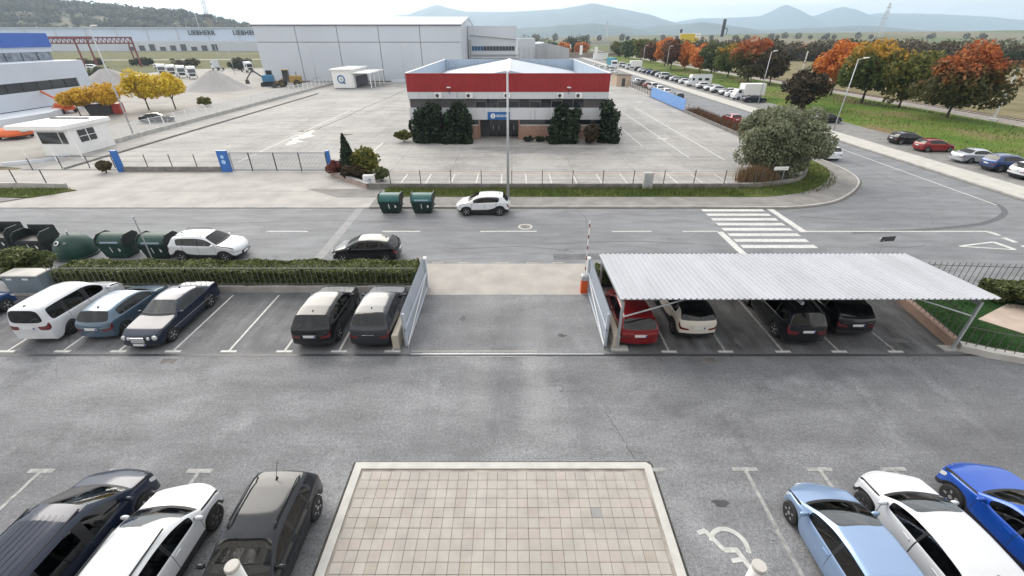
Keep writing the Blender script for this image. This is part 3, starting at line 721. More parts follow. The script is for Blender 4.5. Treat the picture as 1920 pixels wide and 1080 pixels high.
    bpy.data.objects.remove(tmp)
    nv = len(ev.vertices); co = np.empty(nv * 3); ev.vertices.foreach_get('co', co); co = co.reshape(-1, 3)
    npol = len(ev.polygons); mi = np.empty(npol, int); ev.polygons.foreach_get('material_index', mi)
    lv = np.empty(len(ev.loops), int); ev.loops.foreach_get('vertex_index', lv); quads = lv.reshape(-1, 4)
    out = {}
    for name, idx in regs.items():
        q = quads[mi == idx]
        if not len(q): continue
        u, invx = np.unique(q, return_inverse=True); q2 = invx.reshape(-1, 4)
        m2 = bpy.data.meshes.new(name); m2.from_pydata(co[u].tolist(), [], q2.tolist()); m2.polygons.foreach_set('use_smooth', [True] * len(q2)); out[name] = m2
    bpy.data.meshes.remove(ev)
    return out

GLASSREG = ('windshield', 'rear_window', 'side_window')
def make_car(S, name, label, cat, paintm, loc, rz, group=None, level=2, interior=False, spokes=None, roofm=None, plate_rear=True, glassm=None, mirrors=True):
    root = thing(name, label, cat, loc, rz, group)
    sh = car_shell(S, level); L, W = S['L'], S['W']; glassm = glassm or MT['glass_dark']
    for r, me in sh.items():
        base = r.rstrip('0123456789')
        nm = {'headlightL': 'headlight', 'headlightR': 'headlight', 'taillightL': 'taillight', 'taillightR': 'taillight', 'side_windowL': 'side_window', 'side_windowR': 'side_window', 'hood_gapL': 'hood_gap', 'hood_gapR': 'hood_gap', 'pillarL': 'pillar', 'pillarR': 'pillar', 'door_seamL': 'door_seam', 'door_seamR': 'door_seam', 'sill_trimL': 'sill_trim', 'sill_trimR': 'sill_trim', 'bumper_front': 'bumper', 'bumper_rear': 'bumper'}.get(base, base)
        mat = paintm if nm in ('body',) else glassm if nm in GLASSREG else MT['lamp_glass'] if nm == 'headlight' else MT['tail'] if nm == 'taillight' else (roofm or paintm) if nm == 'roof' else MT['black']
        if nm == 'windshield': mat = MT['glass'] if interior else glassm
        me.materials.append(mat); link(nm, me, root)
    zb = interp(S['belt'], L * .5)
    # floor pan closes the shell from below
    f = MB(); fl = [(L / 2 - .25, .62 * W), (L / 2 - S['sf'] + S['R'] + .1, .60 * W), (L / 2 - S['sf'] - S['R'] - .1, .9 * W), (L / 2 - S['sr'] + S['R'] + .1, .9 * W), (L / 2 - S['sr'] - S['R'] - .05, .6 * W), (-L / 2 + .25, .62 * W)]
    f.prism([(x, y) for x, y in fl] + [(x, -y) for x, y in fl[::-1]], .17, .46); f.build('underbody', MT['black'], root)
    for s in (S['sf'], S['sr']): MB().box(L / 2 - s - S['R'] - .05, L / 2 - s + S['R'] + .05, -.60 * W, .60 * W, .3, .74).build('wheel_housing', MT['black'], root)
    add_wheels(root, (L / 2 - S['sf'], L / 2 - S['sr']), W * .985, S['R'], spokes or MT['rim'])
    cow, wt = S['ws']
    if mirrors:
        for sg in (1, -1):
            xm = L / 2 - cow - .42 * (wt - cow) + .12
            m = MB().lathe([(.01, -.105), (.055, -.09), (.075, -.03), (.075, .03), (.055, .09), (.01, .105)], 10, axis='y'); o = m.build('mirror', S.get('mirrorm') or paintm, root, (xm, sg * (W + .07), zb + .06), smooth=True); o.scale = (.85, 1, .9)
            MB().box(-.03, .02, min(-sg * .15, -sg * .05), max(-sg * .15, -sg * .05), -.04, 0).build('mirror_arm', MT['black'], o)
    for sg in (1, -1):
        for s in S.get('handles', ()):
            MB().box(L / 2 - s - .1, L / 2 - s + .1, sg * (W * .985) - .02, sg * (W * .985) + .025, zb - .12, zb - .09).build('door_handle', S.get('handlem') or paintm, root)
    for front in ((1, 0) if plate_rear else (1,)):
        z = S.get('plate_f', .42) if front else S.get('plate_r', .62)
        x = L / 2 + .012 if front else -L / 2 - .012
        p = MB().box(x - .012, x + .012, -.26, .26, z - .056, z + .056).build('license_plate', MT['plate'], root)
        e = 1 if front else -1
        MB().box(x + e * .0125 - .001, x + e * .0125 + .001, *(sorted((.20 * e, .258 * e))), z - .053, z + .053).build('band', MT['plateblue'], p)
    if S.get('rails'):
        zr = interp(S['top'], (wt + S['rg'][0]) / 2)
        for sg in (1, -1):
            a, b = L / 2 - wt - .15, L / 2 - S['rg'][0] + .1; y = sg * (W * .95 - .3 * (zr - zb) - .11)
            m = MB(); p = [(a, y, zr - .04), (a - .15, y, zr + .03), (b + .15, y, zr + .03), (b, y, zr - .05)]
            for q in range(3): m.tube(p[q], p[q + 1], .022, 6)
            m.build('roof_rail', S.get('railm') or MT['black'], root, smooth=True)
    if interior:
        for sg in (.1, -.5):
            xw = L / 2 - cow - .1; zw = interp(S['top'], cow + .1) + .03; xe = L / 2 - cow - .34; MB().tube((xw + .08, sg + .3, zw - .02), (xe + .16, sg - .15, interp(S['top'], cow + .2) + .035), .010, 5).build('wiper', MT['black'], root)
    if S.get('fin', 1):
        xr = L / 2 - S['rg'][0] + .22; zr = interp(S['top'], S['rg'][0] - .25)
        MB().add([(xr + .1, -.025, zr - .02), (xr + .1, .025, zr - .02), (xr - .06, .03, zr - .02), (xr - .06, -.03, zr - .02), (xr - .05, 0, zr + .06), (xr - .02, 0, zr + .055)], [(0, 3, 2, 1), (0, 1, 5), (1, 2, 4, 5), (2, 3, 4), (3, 0, 5, 4)]).build('antenna', MT['black'], root)
    if interior:
        xd = L / 2 - wt
        MB().extrude([(xd + .75, .62), (xd + .75, zb - .02), (xd + .45, zb + .0), (xd + .38, zb - .1), (xd + .38, .62)], 'y', -W * .78, W * .78).build('dashboard', MT['seat'], root)
        for sx in (xd - .1, xd - .95):
            for sg in (.36, -.36):
                s_ = MB().bevbox(sx - .25, sx + .28, sg - .24, sg + .24, .44, .62, .05).build('seat', MT['seat'], root)
                MB().extrude([(sx - .2, .58), (sx - .38, 1.12), (sx - .28, 1.12), (sx - .06, .6)], 'y', sg - .23, sg + .23).build('backrest', MT['seat'], s_)
                MB().bevbox(sx - .42, sx - .3, sg - .12, sg + .12, 1.13, 1.3, .04).build('headrest', MT['seat'], s_)
    return root

def repaint(root, pm, label, loc, rz, name=None, group=None, skip=(), roofm=None):
    o = copy_tree(root, None, skip); o['label'] = label; o.location = loc; o.rotation_euler = (0, 0, rz)
    if group: o['group'] = group
    if name: o.name = name
    for c in o.children:
        b = c.name.split('.')[0]
        if b in ('body', 'mirror', 'roof', 'door_handle') and c.material_slots:
            c.material_slots[0].link = 'OBJECT'; c.material_slots[0].material = roofm if (b == 'roof' and roofm) else pm
    return o

PT = {}
PT['white'] = paint('white_car_paint', (.66, .68, .71), 0, .35, .04)
PT['black'] = paint('black_car_paint', (.008, .009, .012), 0, .25, .05)
PT['darkblue'] = paint('navy_car_paint', (.008, .014, .035), .2, .3, .05)
PT['darkgrey'] = paint('dark_grey_car_paint', (.010, .013, .019), .1, .35, .05)
PT['anthracite'] = paint('anthracite_car_paint', (.035, .039, .048), .4, .35, .05)
PT['steelblue'] = paint('steel_blue_car_paint', (.085, .135, .19), .4, .32, .05)
PT['paleblue'] = paint('pale_blue_car_paint', (.27, .38, .58), .45, .32, .03)
PT['blue'] = paint('bright_blue_car_paint', (.012, .085, .46), .25, .25, .02)
PT['red'] = paint('red_car_paint', (.22, .009, .013), .15, .25, .03)
PT['silver'] = paint('silver_car_paint', (.50, .53, .58), .6, .35, .05)
PT['cream'] = paint('ivory_car_paint', (.70, .66, .58), 0, .35, .04)
PT['deepblue'] = paint('deep_blue_car_paint', (.012, .05, .17), .3, .28, .03)

HATCH = dict(L=4.20, W=.885, sf=.86, sr=3.46, R=.315, ws=(1.12, 1.95), rg=(3.62, 4.02), hl=.50, tl=.2, nose=.24, tum=.36,
    top=[(0, .60), (.14, .72), (.5, .83), (1.12, .97), (1.95, 1.40), (2.5, 1.455), (3.0, 1.44), (3.62, 1.36), (4.02, 1.0), (4.12, .92), (4.20, .74)],
    belt=[(0, .60), (.5, .78), (1.1, .90), (3.2, .97), (4.2, 1.0)], win=[(1.42, 2.30), (2.38, 3.12), (3.18, 3.46)], seams=(1.22, 2.34, 3.2), handles=(2.18, 3.05), plate_r=.72)
PUNTO = dict(HATCH, L=4.06, sf=.80, sr=3.33, ws=(.98, 1.95), rg=(3.48, 3.90), nose=.32, win=[(1.30, 2.25), (2.33, 3.22)], seams=(1.15, 2.29),
    top=[(0, .56), (.14, .70), (.5, .84), (.98, .98), (1.5, 1.27), (1.95, 1.44), (2.5, 1.49), (3.0, 1.47), (3.48, 1.38), (3.90, 1.02), (4.0, .92), (4.06, .72)], handles=(2.15,), hl=.62)
SUV = dict(L=4.34, W=.91, sf=.84, sr=3.48, R=.345, ws=(1.22, 1.92), rg=(3.80, 4.16), hl=.42, tl=.17, nose=.20, tum=.28, clad=True, rails=True, sill=.28,
    top=[(0, .74), (.14, .88), (.5, 1.0), (1.22, 1.11), (1.92, 1.58), (2.5, 1.64), (3.2, 1.63), (3.80, 1.56), (4.16, 1.12), (4.28, 1.02), (4.34, .84)],
    belt=[(0, .72), (.5, .92), (1.1, 1.03), (3.2, 1.09), (4.3, 1.12)], win=[(1.46, 2.28), (2.36, 3.12), (3.2, 3.6)], seams=(1.28, 2.32, 3.22), handles=(2.16, 3.05), plate_r=.80, plate_f=.48)
CROSS = dict(SUV, L=4.18, W=.90, sf=.84, sr=3.40, R=.34, ws=(1.10, 1.90), rg=(3.60, 4.0), nose=.28, tum=.34, rails=False,
    top=[(0, .70), (.14, .84), (.5, .95), (1.10, 1.06), (1.5, 1.33), (1.90, 1.50), (2.5, 1.56), (3.1, 1.54), (3.60, 1.46), (4.0, 1.08), (4.12, .98), (4.18, .80)],
    belt=[(0, .68), (.5, .88), (1.1, .98), (3.0, 1.06), (4.2, 1.10)], win=[(1.40, 2.22), (2.30, 3.02), (3.08, 3.36)], seams=(1.24, 2.26, 3.12), handles=(2.12, 3.0))
BIGSUV = dict(SUV, L=4.45, W=.93, sf=.88, sr=3.55, R=.36, ws=(1.30, 2.0), rg=(3.80, 4.2), rails=False, tum=.30,
    top=[(0, .78), (.14, .92), (.5, 1.03), (1.30, 1.13), (2.0, 1.58), (2.5, 1.63), (3.2, 1.62), (3.80, 1.54), (4.2, 1.14), (4.36, 1.04), (4.45, .84)], win=[(1.56, 2.36), (2.44, 3.2), (3.28, 3.62)], seams=(1.36, 2.40, 3.3), handles=(2.25, 3.12))
VAN = dict(L=4.50, W=.905, sf=.88, sr=3.58, R=.325, ws=(1.0, 1.85), rg=(4.36, 4.44), hl=.55, tl=.14, tlr=(2, 3), nose=.22, tailbow=.04, tum=.16, fin=1, tlcap=1,
    plan=[(0, .86), (.3, .95), (.8, 1), (3.9, 1), (4.5, .965)],
    top=[(0, .70), (.14, .84), (.5, .96), (1.0, 1.10), (1.85, 1.72), (2.3, 1.81), (3.4, 1.83), (4.2, 1.80), (4.36, 1.74), (4.44, 1.12), (4.5, .98)],
    belt=[(0, .68), (.5, .88), (1.0, 1.0), (4.5, 1.08)], win=[(1.34, 2.20), (2.42, 3.30), (3.5, 4.15)], seams=(1.2, 2.3, 3.38), handles=(2.12, 2.5), plate_r=.86)
MINIVAN = dict(VAN, L=4.55, W=.92, sf=.90, sr=3.64, R=.34, ws=(1.05, 1.95), rg=(4.12, 4.42), tl=.22, tum=.24, tailbow=.10, rails=True,
    plan=[(0, .84), (.3, .94), (.8, 1), (3.8, 1), (4.55, .93)],
    top=[(0, .68), (.14, .82), (.5, .94), (1.05, 1.08), (1.95, 1.62), (2.5, 1.70), (3.4, 1.69), (4.12, 1.60), (4.42, 1.14), (4.50, 1.0), (4.55, .84)],
    belt=[(0, .66), (.5, .86), (1.05, .98), (4.55, 1.08)], win=[(1.4, 2.28), (2.36, 3.24), (3.32, 4.0)], seams=(1.25, 2.32, 3.28), handles=(2.18, 3.1), plate_r=.84)
SEDAN = dict(L=4.80, W=.90, sf=.84, sr=3.68, R=.315, ws=(1.50, 2.20), rg=(3.42, 3.98), hl=.20, lamps=0, tl=.30, nose=.12, tum=.40, grille=(1, 2),
    plan=[(0, .90), (.3, .96), (.8, 1), (3.9, 1), (4.5, .96), (4.8, .88)],
    top=[(0, .66), (.10, .76), (.5, .87), (1.50, .97), (2.20, 1.39), (2.7, 1.435), (3.1, 1.42), (3.42, 1.36), (3.98, 1.03), (4.6, .99), (4.72, .93), (4.80, .74)],
    belt=[(0, .62), (.5, .82), (1.5, .92), (4.0, .98), (4.8, .92)], win=[(1.82, 2.60), (2.68, 3.36), (3.42, 3.62)], seams=(1.66, 2.64, 3.46), handles=(2.48, 3.28), plate_r=.7, plate_f=.37)
BUS = dict(VAN, L=4.75, W=.94, sf=.92, sr=3.85, R=.34, rg=(4.60, 4.68), ws=(1.0, 1.95), win=[(1.36, 2.28), (2.5, 3.45), (3.6, 4.4)], seams=(1.2, 2.4, 3.52),
    plan=[(0, .86), (.3, .95), (.8, 1), (4.2, 1), (4.75, .97)],
    top=[(0, .74), (.14, .90), (.5, 1.02), (1.0, 1.14), (1.95, 1.78), (2.4, 1.86), (3.6, 1.87), (4.4, 1.85), (4.60, 1.80), (4.68, 1.15), (4.75, 1.0)], belt=[(0, .70), (.5, .92), (1.0, 1.04), (4.75, 1.10)])

UP, DN, EA, WE = math.pi / 2, -math.pi / 2, 0, math.pi       # heading of the car's nose: +Y, -Y, +X, -X
def front(S, x, y): return (x, y - S['L'] / 2, 0)             # nose at y, heading +Y
def rear(S, x, y): return (x, y + S['L'] / 2, 0)              # tail at y, heading +Y

# near row
c = make_car(BUS, 'parked_van', 'dark blue passenger van with ribbed roof at the left edge, nearest row', 'van', PT['darkblue'], front(BUS, -11.42, 8.68), UP, interior=True, spokes=MT['rim'], glassm=MT['glass_dark'])
for k in range(-3, 4): MB().tube((-2.0, k * .155, 1.868), (.15, k * .155, 1.872), .005, 6).build('roof_rib', PT['darkblue'], c)
for sg in (1, -1): MB().tube((-2.05, sg * .63, 1.80), (.35, sg * .63, 1.80), .022, 6).build('roof_rail', MT['black'], c)
S = dict(CROSS, roofpart=0)
c = make_car(S, 'parked_car', 'white crossover with black roof rails between the dark van and dark SUV', 'car', PT['white'], front(S, -9.16, 8.2), UP, interior=True, spokes=MT['rim_dark'])
for sg in (1, -1): MB().tube((-1.5, sg * .60, 1.53), (.2, sg * .60, 1.545), .022, 6).build('roof_rail', MT['black'], c)
S = dict(SUV, L=4.16, sf=.84, sr=3.38, rg=(3.66, 4.0), W=.89, top=[(0, .72), (.14, .86), (.5, .98), (1.22, 1.09), (1.92, 1.52), (2.5, 1.575), (3.2, 1.57), (3.66, 1.51), (4.0, 1.10), (4.1, 1.0), (4.16, .82)], win=[(1.46, 2.28), (2.36, 3.05), (3.12, 3.46)], seams=(1.28, 2.32, 3.1))
c = make_car(S, 'parked_car', 'charcoal SUV with black roof rails, tail away from camera, left of tiled slab', 'car', PT['darkgrey'], (-6.42, 8.42 - S['L'] / 2, 0), DN, interior=True, spokes=MT['rim'])
MB().tube((-1.35, 0, 1.57), (-1.62, .0, 1.95), .008, 5).build('antenna', MT['black'], c)
PUNTO_CAR = make_car(PUNTO, 'parked_car', 'pale blue three-door hatchback beside the wheelchair bay', 'car', PT['paleblue'], front(PUNTO, 8.72, 8.32), UP, interior=True, spokes=MT['rim'])
S = dict(CROSS, L=4.3, sr=3.5, rg=(3.6, 4.08), win=[(1.40, 2.3), (2.36, 3.36)], seams=(1.24, 2.33), top=[(0, .70), (.14, .84), (.5, .95), (1.10, 1.06), (1.5, 1.33), (1.90, 1.48), (2.5, 1.53), (3.1, 1.49), (3.60, 1.40), (4.08, 1.08), (4.22, .98), (4.3, .80)])
make_car(S, 'parked_car', 'white crossover with black wheel arches between pale blue and bright blue cars', 'car', PT['white'], front(S, 10.98, 8.62), UP, interior=True, spokes=MT['rim_dark'])
make_car(BIGSUV, 'parked_car', 'bright blue SUV with dark alloy wheels at the right edge', 'car', PT['blue'], front(BIGSUV, 13.7, 8.85), UP, interior=True, spokes=MT['rim'])

# middle row, left of the gateway
VANCAR = make_car(VAN, 'parked_van', 'white compact van with tail to camera beside the grey cabinet', 'van', PT['white'], rear(VAN, -21.25, 15.72), UP, spokes=MT['rim_dark'])
HATCHCAR = make_car(HATCH, 'parked_car', 'steel blue hatchback between the white van and the navy saloon', 'car', PT['steelblue'], rear(HATCH, -18.7, 15.85), UP)
SEDCAR = make_car(SEDAN, 'parked_car', 'navy saloon with round headlights and chrome grille facing the camera', 'car', PT['darkblue'], (-16.2, 15.2 + 2.4, 0), DN, interior=True)
for sg in (1, -1):
    for y, r, z in ((.66, .115, .63), (.42, .085, .625)):
        MB().lathe([(.01, .03), (r * .7, .02), (r, -.02), (r, -.1)], 16, axis='y').build('headlight', MT['lamp_glass'], SEDCAR, (2.40 - .13 * (y / .9) ** 2 - .02, sg * y, z), (0, 0, -math.pi / 2), smooth=True)
gm = MB()
for k in range(5): gm.box(2.40, 2.43, -.26 + .001 * k, .26, .49 + k * .045, .51 + k * .045)
gm.build('grille', MT['rim'], SEDCAR); MB().box(2.385, 2.415, -.29, .29, .47, .72).build('grille_surround', MT['rim'], SEDCAR)
for sg in (1, -1): MB().box(-1.5, 1.35, sg * .9 - .012, sg * .9 + .012, .56, .585).build('side_moulding', MT['rim'], SEDCAR)
BIGCAR = make_car(BIGSUV, 'parked_car', 'black SUV with tail to camera right of the two empty bays', 'car', PT['black'], rear(BIGSUV, -8.72, 15.2), UP)
S = dict(BIGSUV, L=4.4, sr=3.5, rg=(3.6, 4.15), tum=.34)
make_car(S, 'parked_car', 'dark grey SUV with tail to camera next to the left gate leaf', 'car', PT['anthracite'], rear(S, -6.2, 15.25), UP)
repaint(HATCHCAR, PT['deepblue'], 'blue car half out of frame left of the white van', (-26.2, 17.3, 0), UP)
# under the carport
S = dict(HATCH, roofpart=0, L=4.3, rg=(3.7, 4.1), sr=3.52)
make_car(S, 'parked_car', 'dark red hatchback under the carport beside the gate', 'car', PT['red'], rear(S, 5.6, 15.35), UP)
S = dict(CROSS, roofpart=2)
make_car(S, 'parked_car', 'ivory crossover with black roof under the carport', 'car', PT['cream'], rear(S, 8.3, 15.85), UP, roofm=PT['black'])
make_car(MINIVAN, 'parked_car', 'black people carrier with roof rails under the carport', 'car', PT['black'], rear(MINIVAN, 12.95, 15.5), UP)
repaint(BIGCAR, PT['black'], 'black car under the carport nearest the terracotta wall', (15.5, 16.05 + 2.22, 0), UP)
# street
S = dict(SUV, railm=MT['dark'])
SUVCAR = make_car(S, 'parked_car', 'white off-roader with black roof rails on the street beside the bins', 'car', PT['white'], (-18.75, 24.78, 0), EA, spokes=MT['rim'])
S = dict(HATCH, top=[(0, .62), (.14, .74), (.5, .85), (1.12, .99), (1.95, 1.42), (2.5, 1.46), (3.0, 1.44), (3.62, 1.34), (4.02, 1.02), (4.12, .94), (4.20, .76)])
make_car(S, 'car', 'black hatchback on the street behind the hedge, nose to the left', 'car', PT['black'], (-9.0, 24.62, 0), WE)
CROSSCAR = make_car(CROSS, 'parked_car', 'white crossover parked at the kerb by the central lamp post', 'car', PT['white'], (-2.25, 32.72, 0), WE)
# cars on the side road, light versions
SK = ('door_handle', 'antenna', 'wheel_housing', 'mirror')
g1 = 'cars parked nose-in below the grass bank'
repaint(HATCHCAR, PT['black'], 'black hatchback parked nose-in left of the red hatchback below the bank', (50.6, 57.9, .05), EA, group=g1)
repaint(HATCHCAR, PT['red'], 'red hatchback parked nose-in below the bank', (50.5, 53.7, .05), EA, group=g1)
repaint(SEDCAR, PT['silver'], 'silver saloon parked nose-in between the red and blue cars', (50.7, 48.4, .05), EA, group=g1, skip=('headlight', 'grille', 'grille_surround', 'side_moulding', 'dashboard', 'seat'))
repaint(SUVCAR, PT['deepblue'], 'blue SUV parked nose-in between silver and white cars', (50.5, 44.9, .05), EA, group=g1)
repaint(CROSSCAR, PT['white'], 'white crossover parked nose-in at the right edge of the frame', (50.5, 42.0, .05), EA, group=g1)
repaint(HATCHCAR, PT['black'], 'black car half hidden behind the olive tree near the lamp post', (50.3, 73.7, .05), EA, group=g1)
repaint(HATCHCAR, PT['white'], 'white hatchback driving away just past the olive tree', (35.6, 50.9, 0), UP)
repaint(HATCHCAR, PT['red'], 'red car parked along the weedy fence beyond the olive tree', (35.1, 74.0, 0), UP)
protos = {'h': (HATCHCAR, 0), 's': (SUVCAR, 0), 'c': (CROSSCAR, 0), 'v': (VANCAR, 0), 'd': (SEDCAR, 0)}
SK2 = SK + ('license_plate', 'headlight', 'grille', 'grille_surround', 'side_moulding', 'dashboard', 'seat', 'roof_rail')
names = {'h': 'hatchback', 's': 'SUV', 'c': 'crossover', 'v': 'van', 'd': 'saloon'}
far = [(98.3, 'd', 'darkblue', 'beside the white box truck'), (107.5, 'h', 'white', 'first left of the box truck'), (111.3, 'c', 'white', 'second left of the box truck'), (116, 's', 'white', 'third left of the box truck'), (120.6, 'c', 'white', 'fourth left of the box truck'),
       (125.5, 's', 'white', 'nearest right of the motorhome'), (139.5, 'h', 'white', 'first beyond the motorhome'), (143.6, 'c', 'anthracite', 'second beyond the motorhome'), (148, 'h', 'white', 'third beyond the motorhome'), (152.5, 'd', 'darkgrey', 'fourth beyond the motorhome'),
       (158, 'v', 'white', 'under the orange trees'), (163.5, 'h', 'silver', 'next past the white van under the trees'), (169, 's', 'darkblue', 'second past the white van under the trees'), (175, 'h', 'deepblue', 'third past the white van under the trees'), (181, 'c', 'black', 'fourth past the white van under the trees'), (187, 'h', 'white', 'near the far road lamps'), (193, 's', 'darkgrey', 'beyond the far road lamps'), (215, 'c', 'white', 'last of the far row'), (222, 'v', 'white', 'far end of the tree row')]
for y, k, pm, where in far:
    repaint(protos[k][0], PT[pm], f"{ {'darkblue': 'navy', 'anthracite': 'charcoal', 'darkgrey': 'grey', 'deepblue': 'blue'}.get(pm, pm)} {names[k]} parked nose-in, {where}", (50.4, y, .05), EA if k != 'c' else WE, group='cars parked nose-in along the far road', skip=SK2)
near = [(103.6, 'h', 'black', 'nearest the blue panel fence'), (112.5, 'h', 'white', 'behind the blue panels'), (118, 'c', 'white', 'second behind the blue panels'), (123.5, 'v', 'white', 'third behind the blue panels'), (129, 'h', 'red', 'behind the rusty fence'), (134.5, 's', 'anthracite', 'by the wooden crate'), (140, 'h', 'white', 'behind the wooden crate'),
        (156, 'h', 'white', 'first past the crate'), (163, 'c', 'white', 'second past the crate'), (170, 'h', 'silver', 'third past the crate'), (178, 's', 'white', 'fourth past the crate'), (188, 'h', 'white', 'fifth past the crate'), (200, 'c', 'silver', 'sixth past the crate'), (214, 'h', 'white', 'seventh past the crate')]
for y, k, pm, where in near:
    repaint(protos[k][0], PT[pm], f"{ {'anthracite': 'charcoal'}.get(pm, pm)} {names[k]} on the near side of the far road, {where}", (36.2 if y > 100 else 35, y, 0), UP, group='cars on the near side of the far road', skip=SK2)
repaint(SEDCAR, PT['black'], 'black car parked behind the white left fence by the yellow trees', (-57.2, 74.6, 0), .35, skip=('headlight', 'grille', 'grille_surround', 'side_moulding', 'dashboard', 'seat'))
for i, (x, y, r, lb) in enumerate(((-176, 205, .2, 'white van in the far meadow left of the gantry legs'), (-150, 208, .1, 'white van in the far meadow right of the gantry legs'))):
    repaint(VANCAR, PT['white'], lb, (x, y, 0), r, skip=SK2)
for i, (x, y) in enumerate(((-117, 152), (-112.5, 150))): repaint(HATCHCAR, PT['white'], ['white car left of the gravel heap behind the yellow trees', 'white car right next to the first by the gravel heap'][i], (x, y, 0), .3, skip=SK2)

# lorries
def box_truck(label, loc, rz):
    t = thing('box_truck', label, 'truck', loc, rz)
    MB().bevbox(-3.0, 1.6, -1.1, 1.1, .95, 3.2, .06).build('cargo_box', MT['white'], t)
    MB().extrude([(1.75, .5), (3.4, .5), (3.4, 1.1), (3.1, 1.35), (2.75, 2.15), (1.75, 2.2)], 'y', -.95, .95).build('cab', PT['white'], t)
    MB().add([(3.13, -.82, 1.36), (3.13, .82, 1.36), (2.82, .78, 2.08), (2.82, -.78, 2.08)], [(0, 1, 2, 3)]).build('windshield', MT['window'], t)
    for sg in (1, -1): MB().box(2.0, 2.65, sg * .955 - .005, sg * .955 + .005, 1.4, 2.0).build('side_window', MT['window'], t)
    MB().box(-2.9, 3.2, -.5, .5, .5, .9).build('chassis', MT['dark'], t)
    add_wheels(t, (2.4, -1.7), .95, .38, MT['rim']); return t
box_truck('white box truck parked nose-in beside the lamp post below the bank', (51.0, 102.6, .05), WE + .06)
t = thing('motorhome', 'large white motorhome in the parked row under the autumn trees', 'motorhome', (51.0, 132, .05), WE)
MB().extrude([(-3.3, .5), (2.1, .5), (3.2, .55), (3.3, 1.0), (2.6, 1.25), (2.1, 1.9), (2.3, 2.2), (2.0, 2.9), (-3.3, 3.0)], 'y', -1.1, 1.1).build('body', PT['white'], t)
MB().add([(2.63, -.9, 1.28), (2.63, .9, 1.28), (2.16, .85, 1.88), (2.16, -.85, 1.88)], [(0, 1, 2, 3)]).build('windshield', MT['window'], t)
for sg in (1, -1):
    for x0, x1 in ((-2.6, -1.4), (-.6, .4), (1.3, 2.0)): MB().box(x0, x1, sg * 1.105 - .006, sg * 1.105 + .006, 1.5, 2.1).build('side_window', MT['window'], t)
add_wheels(t, (2.2, -1.8), 1.05, .36, MT['rim'])
t = thing('lorry', 'teal curtain-sided lorry standing on the far road', 'lorry', (43.3, 212, 0), DN)
MB().bevbox(-6, 3.2, -1.25, 1.25, 1.1, 3.9, .05).build('trailer', M('teal_tarp', (.03, .22, .30), .6), t); MB().extrude([(3.5, .6), (5.3, .6), (5.3, 1.6), (5.05, 3.0), (3.5, 3.3)], 'y', -1.2, 1.2).build('cab', PT['white'], t)
MB().box(5.2, 5.25, -1.05, 1.05, 1.75, 2.6).build('windshield', MT['window'], t); add_wheels(t, (4.4, -3.6, -2.4), 1.2, .48, MT['rim'])
t = box_truck('white box truck far along the parked row behind the grey pole', (50.6, 203, .05), WE)
def tractor_unit(label, loc, rz):
    t = thing('truck_tractor', label, 'truck', loc, rz, 'white lorry tractors on the earthworks')
    MB().extrude([(.2, .9), (2.2, .7), (2.3, 1.8), (2.05, 3.1), (1.4, 3.6), (.2, 3.7)], 'y', -1.2, 1.2).build('cab', PT['white'], t)
    MB().add([(2.31, -1.05, 1.85), (2.31, 1.05, 1.85), (2.1, 1.0, 2.9), (2.1, -1.0, 2.9)], [(0, 1, 2, 3)]).build('windshield', MT['window'], t)
    for sg in (1, -1): MB().box(1.1, 1.95, sg * 1.205 - .006, sg * 1.205 + .006, 1.9, 2.7).build('side_window', MT['window'], t)
    MB().box(2.24, 2.32, -.8, .8, .95, 1.6).build('grille', MT['black'], t)
    MB().box(-3.4, .3, -.45, .45, .75, 1.05).build('chassis', MT['dark'], t); add_wheels(t, (1.2, -2.2), 1.2, .5, MT['rim']); return t
for i, (x, y, r, lb) in enumerate(((-103.5, 157, -1.0, 'white lorry tractor nearest the gravel heap'), (-109.5, 161, -1.0, 'white lorry tractor second in the row by the heap'), (-115.5, 165, -1.0, 'white lorry tractor third in the row by the heap'), (-121.5, 169, -1.0, 'white lorry tractor last in the row by the heap'),
                                   (-119, 197, 2.6, 'white lorry tractor standing alone facing away beyond the heap'), (-101, 186, -.6, 'white lorry tractor close to the hangar corner'), (-93, 205, -1.2, 'white lorry cab half hidden behind the hangar corner'))): tractor_unit(lb, (x, y, 0), r)
# wheel loader, small digger, boom lifts
YEL = M('machine_yellow', (.30, .19, .04), .6, var=.3); BLU = M('machine_blue', (.03, .16, .30), .5, var=.2); ORG = M('machine_orange', (.62, .12, .03), .5, var=.15)
t = thing('wheel_loader', 'yellow wheel loader with raised cab in front of the white hangar', 'loader', (-60.5, 130.5, 0), 3.4); t.scale = (1.25, 1.25, 1.25)
MB().bevbox(-2.6, -.3, -.9, .9, 1.0, 2.2, .15).build('engine_hood', YEL, t); MB().bevbox(-.3, .9, -.75, .75, 1.2, 3.3, .1).build('cab', MT['window'], t); MB().box(-.4, 1.0, -.8, .8, 3.3, 3.42).build('cab_roof', YEL, t)
MB().extrude([(.9, 1.4), (2.8, .6), (2.8, .9), (1.0, 1.8)], 'y', -.5, .5).build('lift_arm', YEL, t); MB().extrude([(2.7, .15), (3.6, .1), (3.3, .3), (3.0, .9), (2.75, 1.2), (2.7, 1.2)], 'y', -1.3, 1.3).build('bucket', MT['dark'], t); add_wheels(t, (-1.7, 1.3), 1.1, .72, YEL)
MB().tube((-1.8, .5, 2.2), (-1.8, .5, 3.0), .07, 6).build('exhaust', MT['dark'], t)
t = thing('excavator', 'blue compact excavator at the hangar corner left of the yellow loader', 'excavator', (-67.2, 133, 0), .3); t.scale = (1.35, 1.35, 1.35)
MB().bevbox(-1.0, 1.0, -.9, .9, .9, 2.1, .2).build('house', BLU, t); MB().bevbox(-.2, .9, -.2, .8, 2.1, 2.9, .1).build('cab', MT['window'], t)
